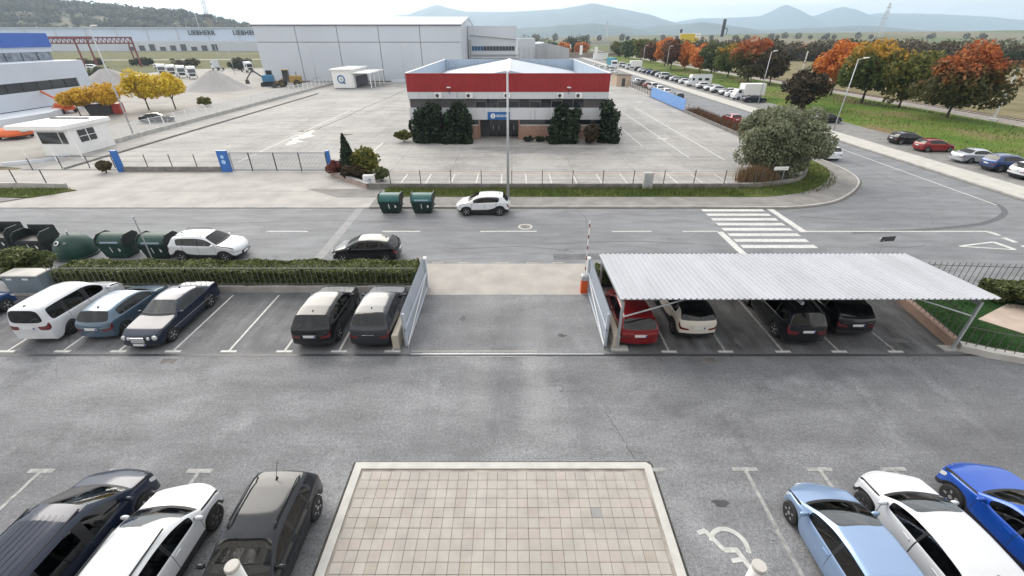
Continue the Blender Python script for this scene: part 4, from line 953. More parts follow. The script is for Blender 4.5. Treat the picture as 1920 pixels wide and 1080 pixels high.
for y in (-.95, .65): MB().bevbox(-1.5, 1.5, y, y + .35, 0, .75, .2).build('track', MT['rubber'], t)
mb = MB(); mb.tube((-.9, 0, 1.6), (-2.6, 0, 3.0), .16, 6); mb.tube((-2.6, 0, 3.0), (-4.0, 0, 1.3), .13, 6); mb.build('boom', MT['dark'], t); MB().extrude([(-4.3, .5), (-3.6, .5), (-3.7, 1.3), (-4.2, 1.3)], 'y', -.35, .35).build('bucket', MT['dark'], t)
t = thing('boom_lift', 'orange boom lift with folded arm in front of the white office building', 'boom lift', (-80.5, 84, 0), 2.9)
MB().bevbox(-1.3, 1.3, -1.1, 1.1, .5, 1.1, .15).build('chassis', ORG, t); MB().bevbox(-1.6, .9, -.8, .8, 1.15, 1.7, .2).build('turntable', ORG, t); add_wheels(t, (-1.0, 1.0), 1.1, .45, ORG)
MB().tube((-1.0, 0, 1.6), (4.0, 0, 3.6), .17, 6).build('boom', ORG, t); MB().tube((4.0, 0, 3.6), (4.9, 0, 3.0), .1, 6).build('jib', MT['dark'], t); MB().box(4.7, 5.6, -.5, .5, 2.4, 3.3).build('basket', ORG, t)
t = thing('boom_lift', 'orange machine with rounded hood at the left edge beside the gatehouse', 'boom lift', (-67.3, 61.5, 0), .1)
MB().lathe([(1.9, .45), (1.95, .7), (1.6, 1.15), (.9, 1.4), (.1, 1.45)], 20).build('hood', ORG, t, smooth=True); MB().box(-1.5, 1.5, -1.0, 1.0, .25, .5).build('chassis', MT['dark'], t); add_wheels(t, (-1.2, 1.2), 1.1, .3, MT['dark'])
MB().box(1.0, 2.0, -.8, .8, .9, 1.5).build('counterweight', MT['concrete_light'], t)
t = thing('skip_container', 'dark open container with red end under the yellow trees', 'container', (-72.2, 82.8, 0), .35)
MB().extrude([(-2, 0), (1, 0), (1.4, 1.8), (-2.4, 1.8)], 'y', -1.1, 1.1).build('hopper', MT['dark'], t); MB().box(1.5, 2.6, -1.05, 1.05, .1, 1.7).build('end_box', M('machine_red', (.42, .04, .03), .5), t)
# ------------------------------------------------------------------ buildings
def corrugated(x0, x1, z0, z1, y, pitch=.25, dep=.04, flip=1):
    # ribbed sheet in the XZ plane at depth y
    n = int((x1 - x0) / pitch); p = (x1 - x0) / n; pr = []
    for k in range(n):
        a = x0 + k * p; pr += [(a, 0), (a + p * .35, 0), (a + p * .5, dep), (a + p * .85, dep)]
    pr.append((x1, 0)); vs = [(x, y - d * flip, z0) for x, d in pr] + [(x, y - d * flip, z1) for x, d in pr]; m = len(pr)
    return MB().add(vs, [(i, i + 1, m + i + 1, m + i) for i in range(m - 1)])

def bricks_mat():
    m, t, b, N, L = nodes('brickwork'); g = N('ShaderNodeTexCoord'); mp = N('ShaderNodeMapping'); mp.inputs['Rotation'].default_value = (R(90), 0, 0); L(g.outputs['Object'], mp.inputs['Vector'])
    br = N('ShaderNodeTexBrick'); br.inputs['Scale'].default_value = 1; br.inputs['Brick Width'].default_value = .25; br.inputs['Row Height'].default_value = .075; br.inputs['Mortar Size'].default_value = .008
    br.inputs['Color1'].default_value = (.33, .17, .12, 1); br.inputs['Color2'].default_value = (.26, .13, .09, 1); br.inputs['Mortar'].default_value = (.3, .26, .22, 1); L(mp.outputs['Vector'], br.inputs['Vector'])
    L(mixc(t, ramp(t, pos_noise(t, .9, 6), [(.5, 0.0), (.75, .5)]), br.outputs['Color'], (.45, .38, .33)), b.inputs['Base Color']); b.inputs['Roughness'].default_value = .9; return m

def streaky(name, col, dirt=(.25, .24, .23), amount=.6):
    m, t, b, N, L = nodes(name); f = pos_noise(t, 1.4, 6, (1, 1, .12), .65)
    L(mixc(t, ramp(t, f, [(.56, 0.0), (.72, amount)]), col, dirt), b.inputs['Base Color']); b.inputs['Roughness'].default_value = .75; return m

WHITEBAND = streaky('stained_white_render', (.56, .575, .60), (.2, .2, .2), .75)
REDM = M('red_cladding', (.29, .018, .02), .45, var=.1, scale=.6)
GREYCLAD = M('blue_grey_cladding', (.36, .44, .54), .5, var=.08, scale=.5)
ROOFM = M('white_roof_sheet', (.44, .48, .54), .45, var=.07, scale=.6, stretch=(1, .2, 1))
SHUT = M('grey_shutter', (.085, .083, .085), .6, var=.12)
BRICK = bricks_mat()
rb_ = thing('office_building', 'two-storey depot office with red corrugated parapet and white bands', 'building', (0, 0, .1))
X0, X1, Y0, Y1 = -13.2, 12.2, 60.0, 97.0
MB().box(X0 + .25, X1 - .25, Y0 + .6, Y1 - .3, 2.5, 5.78).build('core', MT['concrete_dark'], rb_); MB().box(X0 + .25, X1 - .25, Y0 + 2.45, Y1 - .3, 0, 2.49).build('core', MT['concrete_dark'], rb_)
for xa, xb in ((X0 + .3, -4.45), (1.1, X1 - .3)): MB().box(xa, xb, Y0 + .62, Y0 + 2.44, 0, 2.48).build('core', MT['concrete_dark'], rb_)
for nm, m, z0, z1, y in (('lower_band', WHITEBAND, 2.5, 3.92, Y0), ('upper_band', WHITEBAND, 5.0, 5.81, Y0 - .05)): MB().box(X0, X1, y, y + .6, z0, z1).build(nm, m, rb_)
for sg, x in ((-1, X0), (1, X1)): MB().box(min(x, x - sg * .3), max(x, x - sg * .3), Y0 + .62, Y1, 0, 5.81).build('side_wall', WHITEBAND, rb_)
for x0, x1 in ((X0 + .05, -4.4), (1.05, X1 - .05)):
    MB().box(x0, x1, Y0 + .1, Y0 + .6, 0, 1.75).build('brick_wall', BRICK, rb_)
    n = int((x1 - x0) / 1.6); w = (x1 - x0) / n
    for k in range(n): MB().box(x0 + k * w + .04, x0 + (k + 1) * w - .04, Y0 + .3, Y0 + .5, 1.85, 2.5).build('window', MT['window'], rb_)
    MB().box(x0, x1, Y0 + .06, Y0 + .5, 1.75, 1.85).build('sill', MT['concrete_light'], rb_)
# entrance recess
MB().box(-4.4, 1.05, Y0 + 2.2, Y0 + 2.4, 0, 2.5).build('recess_wall', MT['dark'], rb_)
for x in (-4.35, .85): MB().box(x, x + .18, Y0 + .12, Y0 + .3, 0, 2.5).build('pillar', BRICK, rb_)
for k, x in enumerate((-3.1, -2.1, -1.1, -.1)):
    d = MB().box(x, x + .92, Y0 + 2.1, Y0 + 2.18, .05, 2.3).build('door', MT['window'], rb_)
    MB().box(x + .3 if k % 2 else x + .55, x + .36 if k % 2 else x + .61, Y0 + 2.05, Y0 + 2.1, .9, 1.4).build('handle', MT['rim'], d)
# upper window ribbon
n = 18; w = (X1 - X0 - .4) / n
for k in range(n):
    a = X0 + .2 + k * w; closed = k < 6 or k > 15
    f = MB().box(a, a + w, Y0 + .32, Y0 + .4, 3.92, 5.0).build('window', SHUT if closed else MT['dark'], rb_)
    if closed: MB().box(a + .05, a + w - .05, Y0 + .28, Y0 + .32, 3.98, 4.96).build('shutter', SHUT, f)
    else:
        h = rr.uniform(.0, .5); MB().box(a + .06, a + w - .06, Y0 + .295, Y0 + .315, 3.98, 4.94).build('pane', MT['window'], f)
        if h > .15: MB().box(a + .06, a + w - .06, Y0 + .28, Y0 + .292, 4.94 - h, 4.94).build('blind', M('blind', (.22, .20, .18), .8) if k == 7 else SHUT, f)
    MB().box(a - .03, a + .03, Y0 + .2, Y0 + .32, 3.92, 5.0).build('mullion', MT['concrete_dark'], rb_)
# parapet
corrugated(X0 - .02, X1 + .02, 5.81, 7.87, Y0 - .06, .28, .05).build('red_parapet', REDM, rb_)
MB().box(X0 - .05, X1 + .05, Y0 - .14, Y0 + .1, 7.87, 7.93).build('coping', REDM, rb_)
corrugated(X0, X1, 5.9, 7.87, Y0 + .08, .28, .05, -1).build('parapet_lining', GREYCLAD, rb_)
corrugated(X0, X1, 5.6, 7.9, Y1 - .1, .45, .06).build('rear_parapet', GREYCLAD, rb_); MB().box(X0, X1, Y1 - .08, Y1 + .1, 5.6, 7.96).build('rear_parapet_back', GREYCLAD, rb_)
for sg, x in ((-1, X0), (1, X1)):
    MB().box(min(x, x - sg * .12), max(x, x - sg * .12), Y0 + .12, Y1 - .12, 5.815, 7.9).build('side_parapet', GREYCLAD, rb_); MB().box(x - .12, x + .12, Y0 + .1, Y1 + .1, 7.9, 7.97).build('side_coping', MT['white'], rb_)
# ridged roof of long sheets
ridge = -.5
for sg, xe in ((-1, X0 + .35), (1, X1 - .35)):
    for k in range(9):
        y0 = Y0 + 3.2 + k * 3.7; MB().add([(ridge + sg * .15, y0, 8.03), (ridge + sg * .15, y0 + 3.62, 8.03), (xe, y0 + 3.62, 6.0), (xe, y0, 6.0), (ridge + sg * .15, y0, 7.95), (ridge + sg * .15, y0 + 3.62, 7.95), (xe, y0 + 3.62, 5.92), (xe, y0, 5.92)], [(0, 1, 2, 3), (4, 7, 6, 5), (0, 3, 7, 4), (1, 5, 6, 2), (2, 6, 7, 3), (0, 4, 5, 1)]).build('roof_sheet', ROOFM, rb_)
MB().box(ridge - .3, ridge + .3, Y0 + 3.1, Y1 - .5, 8.02, 8.1).build('ridge_cap', MT['white'], rb_)
MB().add([(X0 + .35, Y0 + 3.15, 6.0), (X1 - .35, Y0 + 3.15, 6.0), (ridge, Y0 + 3.15, 8.0)], [(0, 1, 2)]).build('gable', GREYCLAD, rb_)
MB().box(X0 + .15, X1 - .15, Y0 + .2, Y1 - .2, 5.82, 5.9).build('gutter_deck', MT['concrete'], rb_)
for x in (-9.3, -5.4, -.65, 6.1, 8.4):
    a = MB().bevbox(x - .42, x + .42, Y0 - .42, Y0 - .06, 5.12, 5.7, .02).build('air_conditioner', MT['white'], rb_)
    MB().lathe([(.22, 0), (.22, .02), (.05, .03)], 14, axis='y').build('fan', MT['dark'], a, (x - .1, Y0 - .445, 5.42))
for x in (-7.9, 7.1):
    a = MB().box(x - .22, x + .22, Y0 - .75, Y0 - .3, 6.32, 6.42).build('flood_lamp', MT['white'], rb_); MB().tube((x, Y0 - .4, 6.3), (x + .05, Y0 - .06, 5.5), .03, 6).build('bracket', MT['dark'], a)
sgn = thing('company_sign', 'blue GEODIS sign over the entrance of the red-topped office', 'sign', (-1.72, 59.9, 2.62))
SIGNB = M('sign_blue', (.01, .11, .33), .4, var=0)
MB().box(-1.42, 1.42, 0, .08, 0, .92).build('panel', SIGNB, sgn)
MB().lathe([(.31, 0), (.31, .02), (.02, .021)], 20, axis='y').build('emblem', MT['white'], sgn, (-.74, -.015, .45)); text('2', .5, SIGNB, sgn, (-.74, -.025, .44), (R(90), 0, 0), .004)
text('GEODIS', .40, MT['white'], sgn, (.34, -.01, .45), (R(90), 0, 0), .012, 1.0, 1.05)

# big white hangar
hg = thing('hangar', 'large white hangar with tall cladding panels behind the yard', 'building', (0, 0, 0))
HW = M('hangar_cladding', (.52, .555, .61), .5, var=.05, scale=.12)
hx = [-74.4, -62.4, -50.4, -38.5, -26.6, -14.8]; HY = 145.5
MB().box(-74.2, -15, HY + .25, HY + 52, 0, 14.6).build('core', MT['concrete_dark'], hg)
for a, b in zip(hx, hx[1:]):
    MB().box(a + .09, b - .09, HY, HY + .22, .3, 10.4).build('panel', HW, hg); MB().box(a + .09, b - .09, HY, HY + .22, 10.56, 14.75).build('panel', HW, hg)
MB().box(-14.95, -14.75, HY + .1, HY + 52, .3, 14.6).build('side_wall', HW, hg); MB().box(-74.4, -14.8, HY + .05, HY + .2, 0, .3).build('plinth', MT['concrete_dark'], hg)
MB().extrude([(HY - .3, 14.7), (HY + 26, 17.3), (HY + 52.3, 14.7), (HY + 52.3, 14.95), (HY + 26, 17.6), (HY - .3, 14.98)], 'x', -74.7, -14.5).build('roof', HW, hg)
MB().extrude([(HY + .2, 14.6), (HY + 52, 14.6), (HY + 26, 17.3)], 'x', -15.0, -14.76).build('gable', HW, hg)
MB().box(-74.6, -14.6, HY - .36, HY - .28, 14.62, 14.8).build('gutter', MT['dark'], hg)
for k in range(26): 
    x = -73 + k * 2.28
    if not -47 < x < -34: MB().tube((x, HY - 1.5, 0), (x, HY - 1.5, 1.6), .07, 5).build('bollard', MT['steel'], hg)
MB().box(-36, -13, HY - 1.9, HY - 1.6, 0, .9).build('dock_wall', MT['white_cool'], hg)
an = thing('annex', 'white flat-roofed annex with dark window strip right of the hangar', 'building', (0, 0, 0))
MB().box(-14.6, 1.5, 166, 200, 0, 14.9).build('wall', HW, an)
for k in range(14): MB().box(-13.6 + k * 1.04, -12.66 + k * 1.04, 165.9, 166.05, 7.8, 9.1).build('window', M('blue_glass', (.03, .09, .2), .15, var=0) if k < 4 else MT['window'], an)
p = MB(); p.tube((-14.0, 165.6, 12.4), (1.2, 165.6, 11.1), .18, 6); p.build('pipe', MT['steel'], an)
for z in (6.7, 5.6): MB().tube((-13.8, 165.4, z), (2.2, 165.4, z), .25, 8).build('duct', MT['steel'], an)
for x in (-14.2, -13.6, 2.0): MB().tube((x, 165.5, 0), (x, 165.5, 11 if x < 0 else 6.8), .22, 8).build('riser', MT['steel'], an)
wr = thing('warehouse', 'grey corrugated low warehouse right of the annex', 'building', (0, 0, 0)); WGM = M('galvanised_cladding', (.40, .42, .45), .5, var=.15, scale=.3, stretch=(1, 1, .2))
MB().box(2.2, 9.5, 205, 240, 0, 11.2).build('tall_wall', HW, wr); MB().extrude([(9.5, 0), (24, 0), (24, 7.6), (14, 9.6), (9.5, 9.0)], 'y', 208, 260).build('wall', WGM, wr)
for k in range(10): MB().box(3.0 + k * 2.0, 3.1 + k * 2.0, 204.7, 204.9, 0, 8).build('rib', MT['steel'], wr)
# far white works hall with lettering
lw = thing('works_hall', 'very long white works hall with black lettering below the wooded hill', 'building', (0, 0, 0))
LWM = M('works_cladding', (.46, .52, .61), .5, var=.06, scale=.05)
MB().box(-620, -150, 474, 540, 0, 18.3).build('wall', LWM, lw); MB().box(-622, -148, 472.5, 541, 18.3, 19.1).build('roof_edge', MT['steel'], lw); MB().box(-600, -150, 455, 473.9, 0, 8.2).build('lower_hall', M('works_grey', (.50, .53, .58), .6, var=.08, scale=.05), lw)
for k in range(16): MB().box(-600 + k * 28.5, -598.8 + k * 28.5, 473.6, 473.98, 8.3, 18.2).build('joint', MT['steel'], lw)
for k in range(9): MB().box(-350 + k * 9.5, -345 + k * 9.5, 454.6, 454.95, .5, 3.6 + (k % 3)).build('gate', MT['dark'], lw)
LBK = M('letter_black', (.02, .02, .025), .5, var=0)
text('LIEBHERR', 5.2, LBK, lw, (-291, 473.3, 14.6), (R(90), 0, 0), .15, 1.05, 1.1); text('LIEBHERR', 5.2, LBK, lw, (-249, 473.3, 14.6), (R(90), 0, 0), .15, 1.05, 1.1)
# white office on the left with blue parapet
lo = thing('white_office', 'white office building with dark ribbon windows and blue rooftop storey at left', 'building', (0, 0, 0))
WC = M('white_panel', (.52, .57, .65), .45, var=.04, scale=.2)
MB().box(-120, -84, 60, 96, 1.0, 3.6).build('lower_wall', WC, lo); MB().box(-119.7, -84.25, 60.2, 95.8, 3.6, 5.1).build('window_core', MT['dark'], lo); MB().box(-120, -84, 60, 96, 5.1, 8.0).build('upper_wall', WC, lo)
MB().box(-119, -84.5, 60.5, 95.5, -.2, 1.0).build('base_glazing', MT['window'], lo); MB().box(-84.3, -84.0, 93.2, 96, 3.6, 5.1).build('end_pier', WC, lo)
for k in range(12): MB().box(-84.22, -84.12, 60.3 + k * 2.74, 62.9 + k * 2.74, 3.62, 5.08).build('window', MT['window'], lo)
MB().box(-120, -90, 60, 97, 9.4, 10.2).build('attic_band', WC, lo); MB().box(-119.8, -90.2, 60.2, 96.8, 8.0, 9.4).build('attic_core', MT['dark'], lo)
for k in range(12): MB().box(-90.18, -90.05, 60.3 + k * 3.05, 63.1 + k * 3.05, 8.02, 9.38).build('window', M('grey_glass', (.22, .25, .29), .2, var=.5, scale=1) if k == 0 else bpy.data.materials['grey_glass'], lo)
MB().box(-120, -89.7, 60, 97.2, 10.2, 12.5).build('blue_parapet', M('blue_panel', (.05, .12, .42), .45, var=.06, scale=.3), lo)
MB().prism([(-84, 60), (-78.5, 64), (-77.6, 78), (-84, 92)], 0, .9).build('planter_wall', MT['white_cool'], lo)
# gatehouse
gh = thing('gatehouse', 'small white gatehouse with flat roof and dark windows at the left fence', 'building', (0, 0, 0))
MB().box(-53.9, -50.2, 51.4, 57.0, 0, 2.95).build('wall', MT['white'], gh); MB().bevbox(-56.2, -49.9, 50.6, 57.4, 2.95, 3.4, .05).build('roof', MT['white'], gh)
MB().box(-53.6, -51.4, 51.33, 51.4, 1.35, 2.6).build('window', MT['window'], gh); MB().box(-51.2, -50.6, 51.33, 51.4, 1.35, 2.6).build('window', MT['window'], gh)
w = MB().box(-50.2, -50.12, 52.6, 54.8, 1.3, 2.6).build('window', MT['window'], gh); MB().box(-50.13, -50.08, 53.65, 53.75, 1.3, 2.6).build('frame', MT['white'], w); MB().box(-50.13, -50.085, 52.6, 54.8, 1.9, 1.96).build('frame', MT['white'], w)
MB().box(-55.6, -51, 55.6, 55.8, 3.41, 3.55).build('roof_upstand', MT['dark'], gh)
# kiosk with ring logo and canopy
kz = thing('site_cabin', 'white site cabin with blue ring logo and canopy by the hangar', 'cabin', (0, 0, .1))
MB().box(-46.5, -41.6, 125, 139, .15, 4.3).build('wall', MT['white'], kz); MB().bevbox(-46.9, -41.2, 124.6, 139.4, 4.3, 4.6, .05).build('roof', MT['white'], kz)
ring = MB(); A = [k * 2 * math.pi / 28 for k in range(29)]
for a, b in zip(A, A[1:]): ring.add([(1.0 * math.cos(a), 0, 1.0 * math.sin(a)), (1.0 * math.cos(b), 0, 1.0 * math.sin(b)), (.68 * math.cos(b), 0, .68 * math.sin(b)), (.68 * math.cos(a), 0, .68 * math.sin(a))], [(0, 1, 2, 3)])
ring.build('ring_logo', M('logo_blue', (.03, .16, .36), .5, var=0), kz, (-44.3, 124.93, 2.2)); MB().box(-43.75, -43.3, 124.9, 124.94, 1.15, 1.45).build('logo_tail', MT['dark'], kz); MB().lathe([(.3, 0), (.3, .02), (.02, .021)], 14, axis='y').build('logo_dot', MT['steel'], kz, (-44.2, 124.9, 2.2))
MB().box(-41.5, -36.6, 125.2, 139, 3.5, 3.75).build('canopy', MT['white'], kz)
for y in (125.6, 129.5, 134, 138.5): MB().tube((-36.9, y, 0), (-36.9, y, 3.5), .12, 8).build('post', MT['white'], kz)
MB().box(-41.6, -41.2, 125.2, 127, .15, 3.4).build('side_panel', MT['white'], kz); MB().box(-41.4, -41.2, 128, 138, .15, 2.6).build('roller_door', SHUT, kz)
# gantry with red truss
gt = thing('gantry', 'dark red lattice gantry on tall legs beyond the white office', 'gantry', (0, 0, 0)); RT = M('gantry_red', (.20, .05, .05), .6, var=.2)
tr = MB()
for z in (9.3, 11.5): tr.tube((-206, 220, z), (-166.5, 220, z), .28, 5)
for k in range(20):
    x = -206 + k * 1.98; tr.tube((x, 220, 9.3), (x + .99, 220, 11.5), .16, 4); tr.tube((x + .99, 220, 11.5), (x + 1.98, 220, 9.3), .16, 4)
tr.build('truss', RT, gt); MB().box(-206, -184, 219.6, 220.4, 10.9, 11.9).build('crab_beam', RT, gt)
for x in (-192, -186.5, -166.8): MB().tube((x, 220, 0), (x, 220, 11.4), .35, 6).build('leg', RT, gt)
MB().tube((-178, 232, 0), (-178, 232, 9.5), .3, 6).build('leg', RT, gt)
# billboard, sign tower, pylon, crane, overpass
bb = thing('billboard', 'yellow roadside billboard above the orange trees', 'billboard', (127.3, 360, 0)); YB = M('billboard_yellow', (.62, .44, .02), .5, var=.08, scale=.4)
for x in (-5, 5): MB().box(x - .3, x + .3, .3, .9, 0, 8).build('post', MT['steel'], bb)
MB().box(-7.6, 7.6, 0, .3, 6.6, 13.9).build('backing', MT['white'], bb); MB().box(-7.0, 6.2, -.1, 0, 8.2, 13.4).build('poster', YB, bb); MB().box(3.6, 7.2, -.16, -.1, 11.2, 13.4).build('white_panel', MT['white'], bb)
MB().box(-5.5, 5.6, -.16, -.1, 7.1, 8.0).build('black_strip', LBK, bb); MB().box(4.4, 6.6, -.2, -.16, 12.1, 12.7).build('print_mark', MT['steel'], bb)
ch = thing('chimney', 'short dark chimney behind the yellow billboard', 'chimney', (127, 380, 0)); MB().tube((0, 0, 0), (0, 0, 16.5), .9, 8, .8).build('stack', MT['dark'], ch); MB().tube((0, 0, 15), (0, 0, 16), 1.0, 8).build('cap', MT['black'], ch)
tw = thing('sign_tower', 'slim dark advertising tower on two legs beyond the autumn trees', 'tower', (167, 400, 0))
for x in (-1.6, 1.6): MB().tube((x, 0, 0), (x * .6, 0, 13), .3, 6).build('leg', MT['steel'], tw)
MB().box(-1.5, .6, -.5, .5, 11.5, 23.5).build('board', MT['dark'], tw); hoop = MB(); hp = [(.6, 0, 17.5), (2.4, 0, 17.3), (3.0, 0, 15.5), (2.6, 0, 13)]
for a, b in zip(hp, hp[1:]): hoop.tube(a, b, .3, 6)
hoop.build('hoop', MT['dark'], tw)
def lattice(name, label, cat, loc, h, w0, w1, mat, arms=()):
    t = thing(name, label, cat, loc); mb = MB(); nseg = 12; r = .16 * max(1, h / 40)
    c4 = ((-1, -1), (1, -1), (1, 1), (-1, 1))
    for k in range(nseg):
        f0, f1 = k / nseg, (k + 1) / nseg; a, b = w0 + (w1 - w0) * f0, w0 + (w1 - w0) * f1
        for i, (sx, sy) in enumerate(c4):
            nx_, ny_ = c4[(i + 1) % 4]; mb.tube((sx * a, sy * a, h * f0), (sx * b, sy * b, h * f1), r, 4); mb.tube((sx * a, sy * a, h * f0), (nx_ * b, ny_ * b, h * f1), r * .7, 4)
    mb.build('lattice', mat, t)
    for z, l in arms: MB().add([(-l, 0, z), (0, -.6, z + .6), (l, 0, z), (0, .6, z + .6), (0, 0, z + 1.8)], [(0, 1, 4), (1, 2, 4), (2, 3, 4), (3, 0, 4), (0, 3, 2, 1)]).build('cross_arm', mat, t)
    return t
lattice('electricity_pylon', 'tall steel electricity pylon in the far fields at right', 'pylon', (655, 900, 0), 62, 5, 1.0, MT['steel'], ((38, 8), (47, 7), (55, 6)))
lattice('electricity_pylon', 'small faint pylon in the fields left of the billboard', 'pylon', (168, 900, 0), 36, 3, .8, MT['steel'], ((24, 6), (30, 5)))
crn = lattice('tower_crane', 'tower crane rising over the works hall', 'crane', (-356, 600, 0), 52, 1.6, 1.6, M('crane_yellow', (.30, .26, .18), .6), ())
MB().box(-5.5, 5.5, -2.5, 2.5, 31, 34).build('platform', MT['dark'], crn)
jb = MB()
for k in range(10): jb.tube((-4 - k * 2.6, 0, 31.6), (-6.6 - k * 2.6, 0, 33.4), .18, 4); jb.tube((-6.6 - k * 2.6, 0, 33.4), (-6.6 - k * 2.6, 0, 31.6), .18, 4)
jb.tube((-4, 0, 33.4), (-31, 0, 33.4), .3, 4); jb.tube((-4, 0, 31.6), (-31, 0, 31.6), .3, 4); jb.build('jib', MT['dark'], crn); MB().box(-31, -29, -1, 1, 26, 31).build('trolley', MT['dark'], crn)
ov = thing('overpass', 'concrete motorway overpass beyond the far end of the road', 'bridge', (0, 0, 0))
MB().box(60, 220, 420, 432, 5.6, 7.4).build('deck', MT['concrete_light'], ov); MB().box(60, 220, 419.6, 419.9, 7.0, 8.2).build('parapet', MT['concrete'], ov)
for x in (84, 108, 132): MB().box(x, x + 1.5, 423, 429, 0, 5.6).build('pier', MT['concrete'], ov)
bw = thing('boundary_wall', 'low brown block wall across the far end of the side road', 'wall', (0, 0, 0)); MB().box(14, 70, 318, 318.4, 0, 2.6).build('wall', M('block_wall', (.27, .22, .19), .9, var=.2), bw); MB().box(14, 70, 317.9, 318.5, 2.6, 2.75).build('coping', MT['concrete'], bw)
for i, (x, y) in enumerate(((40.9, 300), (43.5, 262), (37.5, 330))):
    f = thing('banner_flag', ['white vertical banner on a pole left of the far road', 'white vertical banner on a pole nearest the far trees', 'white vertical banner farthest down the road'][i], 'banner', (x, y, 0), 0, 'white banners by the far road')
    MB().tube((0, 0, 0), (0, 0, 7.5), .08, 6).build('pole', MT['steel'], f); MB().box(.1, 1.7, -.04, .04, 2.2, 7.2).build('banner', MT['white'], f)
hut = thing('shed', 'small white shed at the far end of the road', 'shed', (52, 290, 0)); MB().box(-4, 4, -2, 2, 0, 3).build('wall', MT['white'], hut); MB().box(-4.2, 4.2, -2.2, 2.2, 3, 3.25).build('roof', MT['white_cool'], hut)
# gravel heaps
GRV = M('gravel', (.33, .315, .31), .95, var=.18, scale=3, bump=.5)
for (x, y, r, h, lb) in ((-76.5, 124, 7.6, 4.4, 'grey gravel heap in front of the white lorries'), (-107, 128, 9, 4.6, 'grey gravel heap behind the yellow trees'), (-76, 152, 6, 1.4, 'low rubble heap beside the hangar corner')):
    mb = MB(); n = 40
    rings = [(1, 0), (.85, .1), (.6, .38), (.35, .7), (.15, .93), (.04, 1.0)]
    for q, z in rings:
        for k in range(n):
            a = 2 * math.pi * k / n; rq = r * q * (1 + .07 * math.sin(3 * a + x) + .05 * math.sin(7 * a + y) + .03 * rr.uniform(-1, 1)); mb.v.append((rq * math.cos(a) * 1.15, rq * math.sin(a), h * z * (1 + .05 * rr.uniform(-1, 1))))
    mb.f = [(j * n + i, j * n + (i + 1) % n, (j + 1) * n + (i + 1) % n, (j + 1) * n + i) for j in range(len(rings) - 1) for i in range(n)] + [tuple((len(rings) - 1) * n + i for i in range(n))]
    o = mb.build('gravel_heap', GRV, None, (x, y, -.05), smooth=True); tag(o, lb, 'gravel heap')

# the block whose window the view is taken from, unseen behind the camera; added to block sky light
ob = thing('office_block', 'pale office block with window rows behind the viewpoint', 'building', (0, 0, 0))
MB().box(-26, 26, -16, -.9, 0, 15.5).build('wall', MT['concrete'], ob)
for z in (1.2, 4.8, 8.4, 12.0):
    for k in range(16): MB().box(-24.6 + k * 3.1, -22.6 + k * 3.1, -.92, -.86, z, z + 1.7).build('window', MT['window'], ob)
MB().box(-26.2, 26.2, -16.2, -.7, 15.5, 15.8).build('coping', MT['concrete_light'], ob)
# ------------------------------------------------------------------ fences, gates, street furniture
BARM = M('fence_bar', (.2, .21, .19), .5, .2, var=.1); BARD = M('dark_fence_bar', (.13, .12, .11), .5, .2, var=.15); WIRE = MT['dark']
def bar_fence(name, label, pts, wall_h, top, pitch, wallm, barm, wall_w=.22, base=0.0):
    f = thing(name, label, 'fence', (0, 0, 0)); MB().path(pts, wall_w, base - .03, wall_h).build('low_wall', wallm, f)
    bar = MB().box(-.011, .011, -.011, .011, 0, top - wall_h + .02).mesh('bar', barm)
    for a, b in zip(pts, pts[1:]):
        a, b = Vector(a), Vector(b); n = max(1, int((b - a).length / pitch))
        for k in range(n): p = a + (b - a) * ((k + .5) / n); link('bar', bar, f, (p.x, p.y, wall_h - .02))
        ang = math.atan2((b - a).y, (b - a).x)
        for z in (wall_h + .12, top - .18): MB().box(0, (b - a).length, -.012, .012, z - .015, z + .015).build('rail', barm, f, (a.x, a.y, 0), (0, 0, ang)).location.z = 0
    return f
bar_fence('railing', 'grey bar railing on a low wall in front of the left hedge', [(-24.7, 20.4), (-5.15, 20.4)], .36, 1.6, .28, MT['concrete'], BARM)
TERRA = M('terracotta_render', (.34, .23, .18), .85, var=.2, scale=1.2, bump=.15)
bar_fence('railing', 'bar railing on a terracotta wall beside the carport', [(20.32, 20.0), (19.62, 15.6)], .42, 1.75, .3, TERRA, BARD, .3)
bar_fence('railing', 'bar railing along the street edge of the right lawn', [(20.5, 20.55), (25, 20.2), (32, 19.7), (40, 19.2)], .25, 1.8, .3, MT['concrete'], BARD)
bar_fence('railing', 'bar railing on a curved stone kerb in front of the right lawn', [(19.75, 15.4), (20.6, 14.95), (21.8, 14.5), (23.4, 13.9), (26, 13.0), (30, 11.8)], .30, 1.35, .3, MT['concrete_light'], BARD, .45)
lw2 = struct('lawn', MB().prism([(20.45, 20.4), (40, 19.0), (40, 9), (30, 11.9), (23.4, 14.1), (20.6, 15.2), (19.85, 15.6)], -.02, .14), LAWN)
struct('garden_path', MB().prism([(22.5, 17.5), (25.3, 18.9), (31, 17.2), (31, 12.6), (25, 14.6)], .1, .17), M('path_paving', (.45, .36, .30), .85, var=.2, scale=1.5, bump=.1))
t = thing('fountain_basin', 'small round stone basin on the right lawn', 'basin', (26.3, 19.3, .1)); MB().lathe([(.12, 0), (.12, .5), (.4, .62), (.42, .7), (.36, .7), (.1, .62)], 18).build('bowl', MT['concrete_light'], t, smooth=True); MB().lathe([(.3, 0), (.3, .08), (.12, .1)], 18).build('foot', MT['concrete_light'], t)

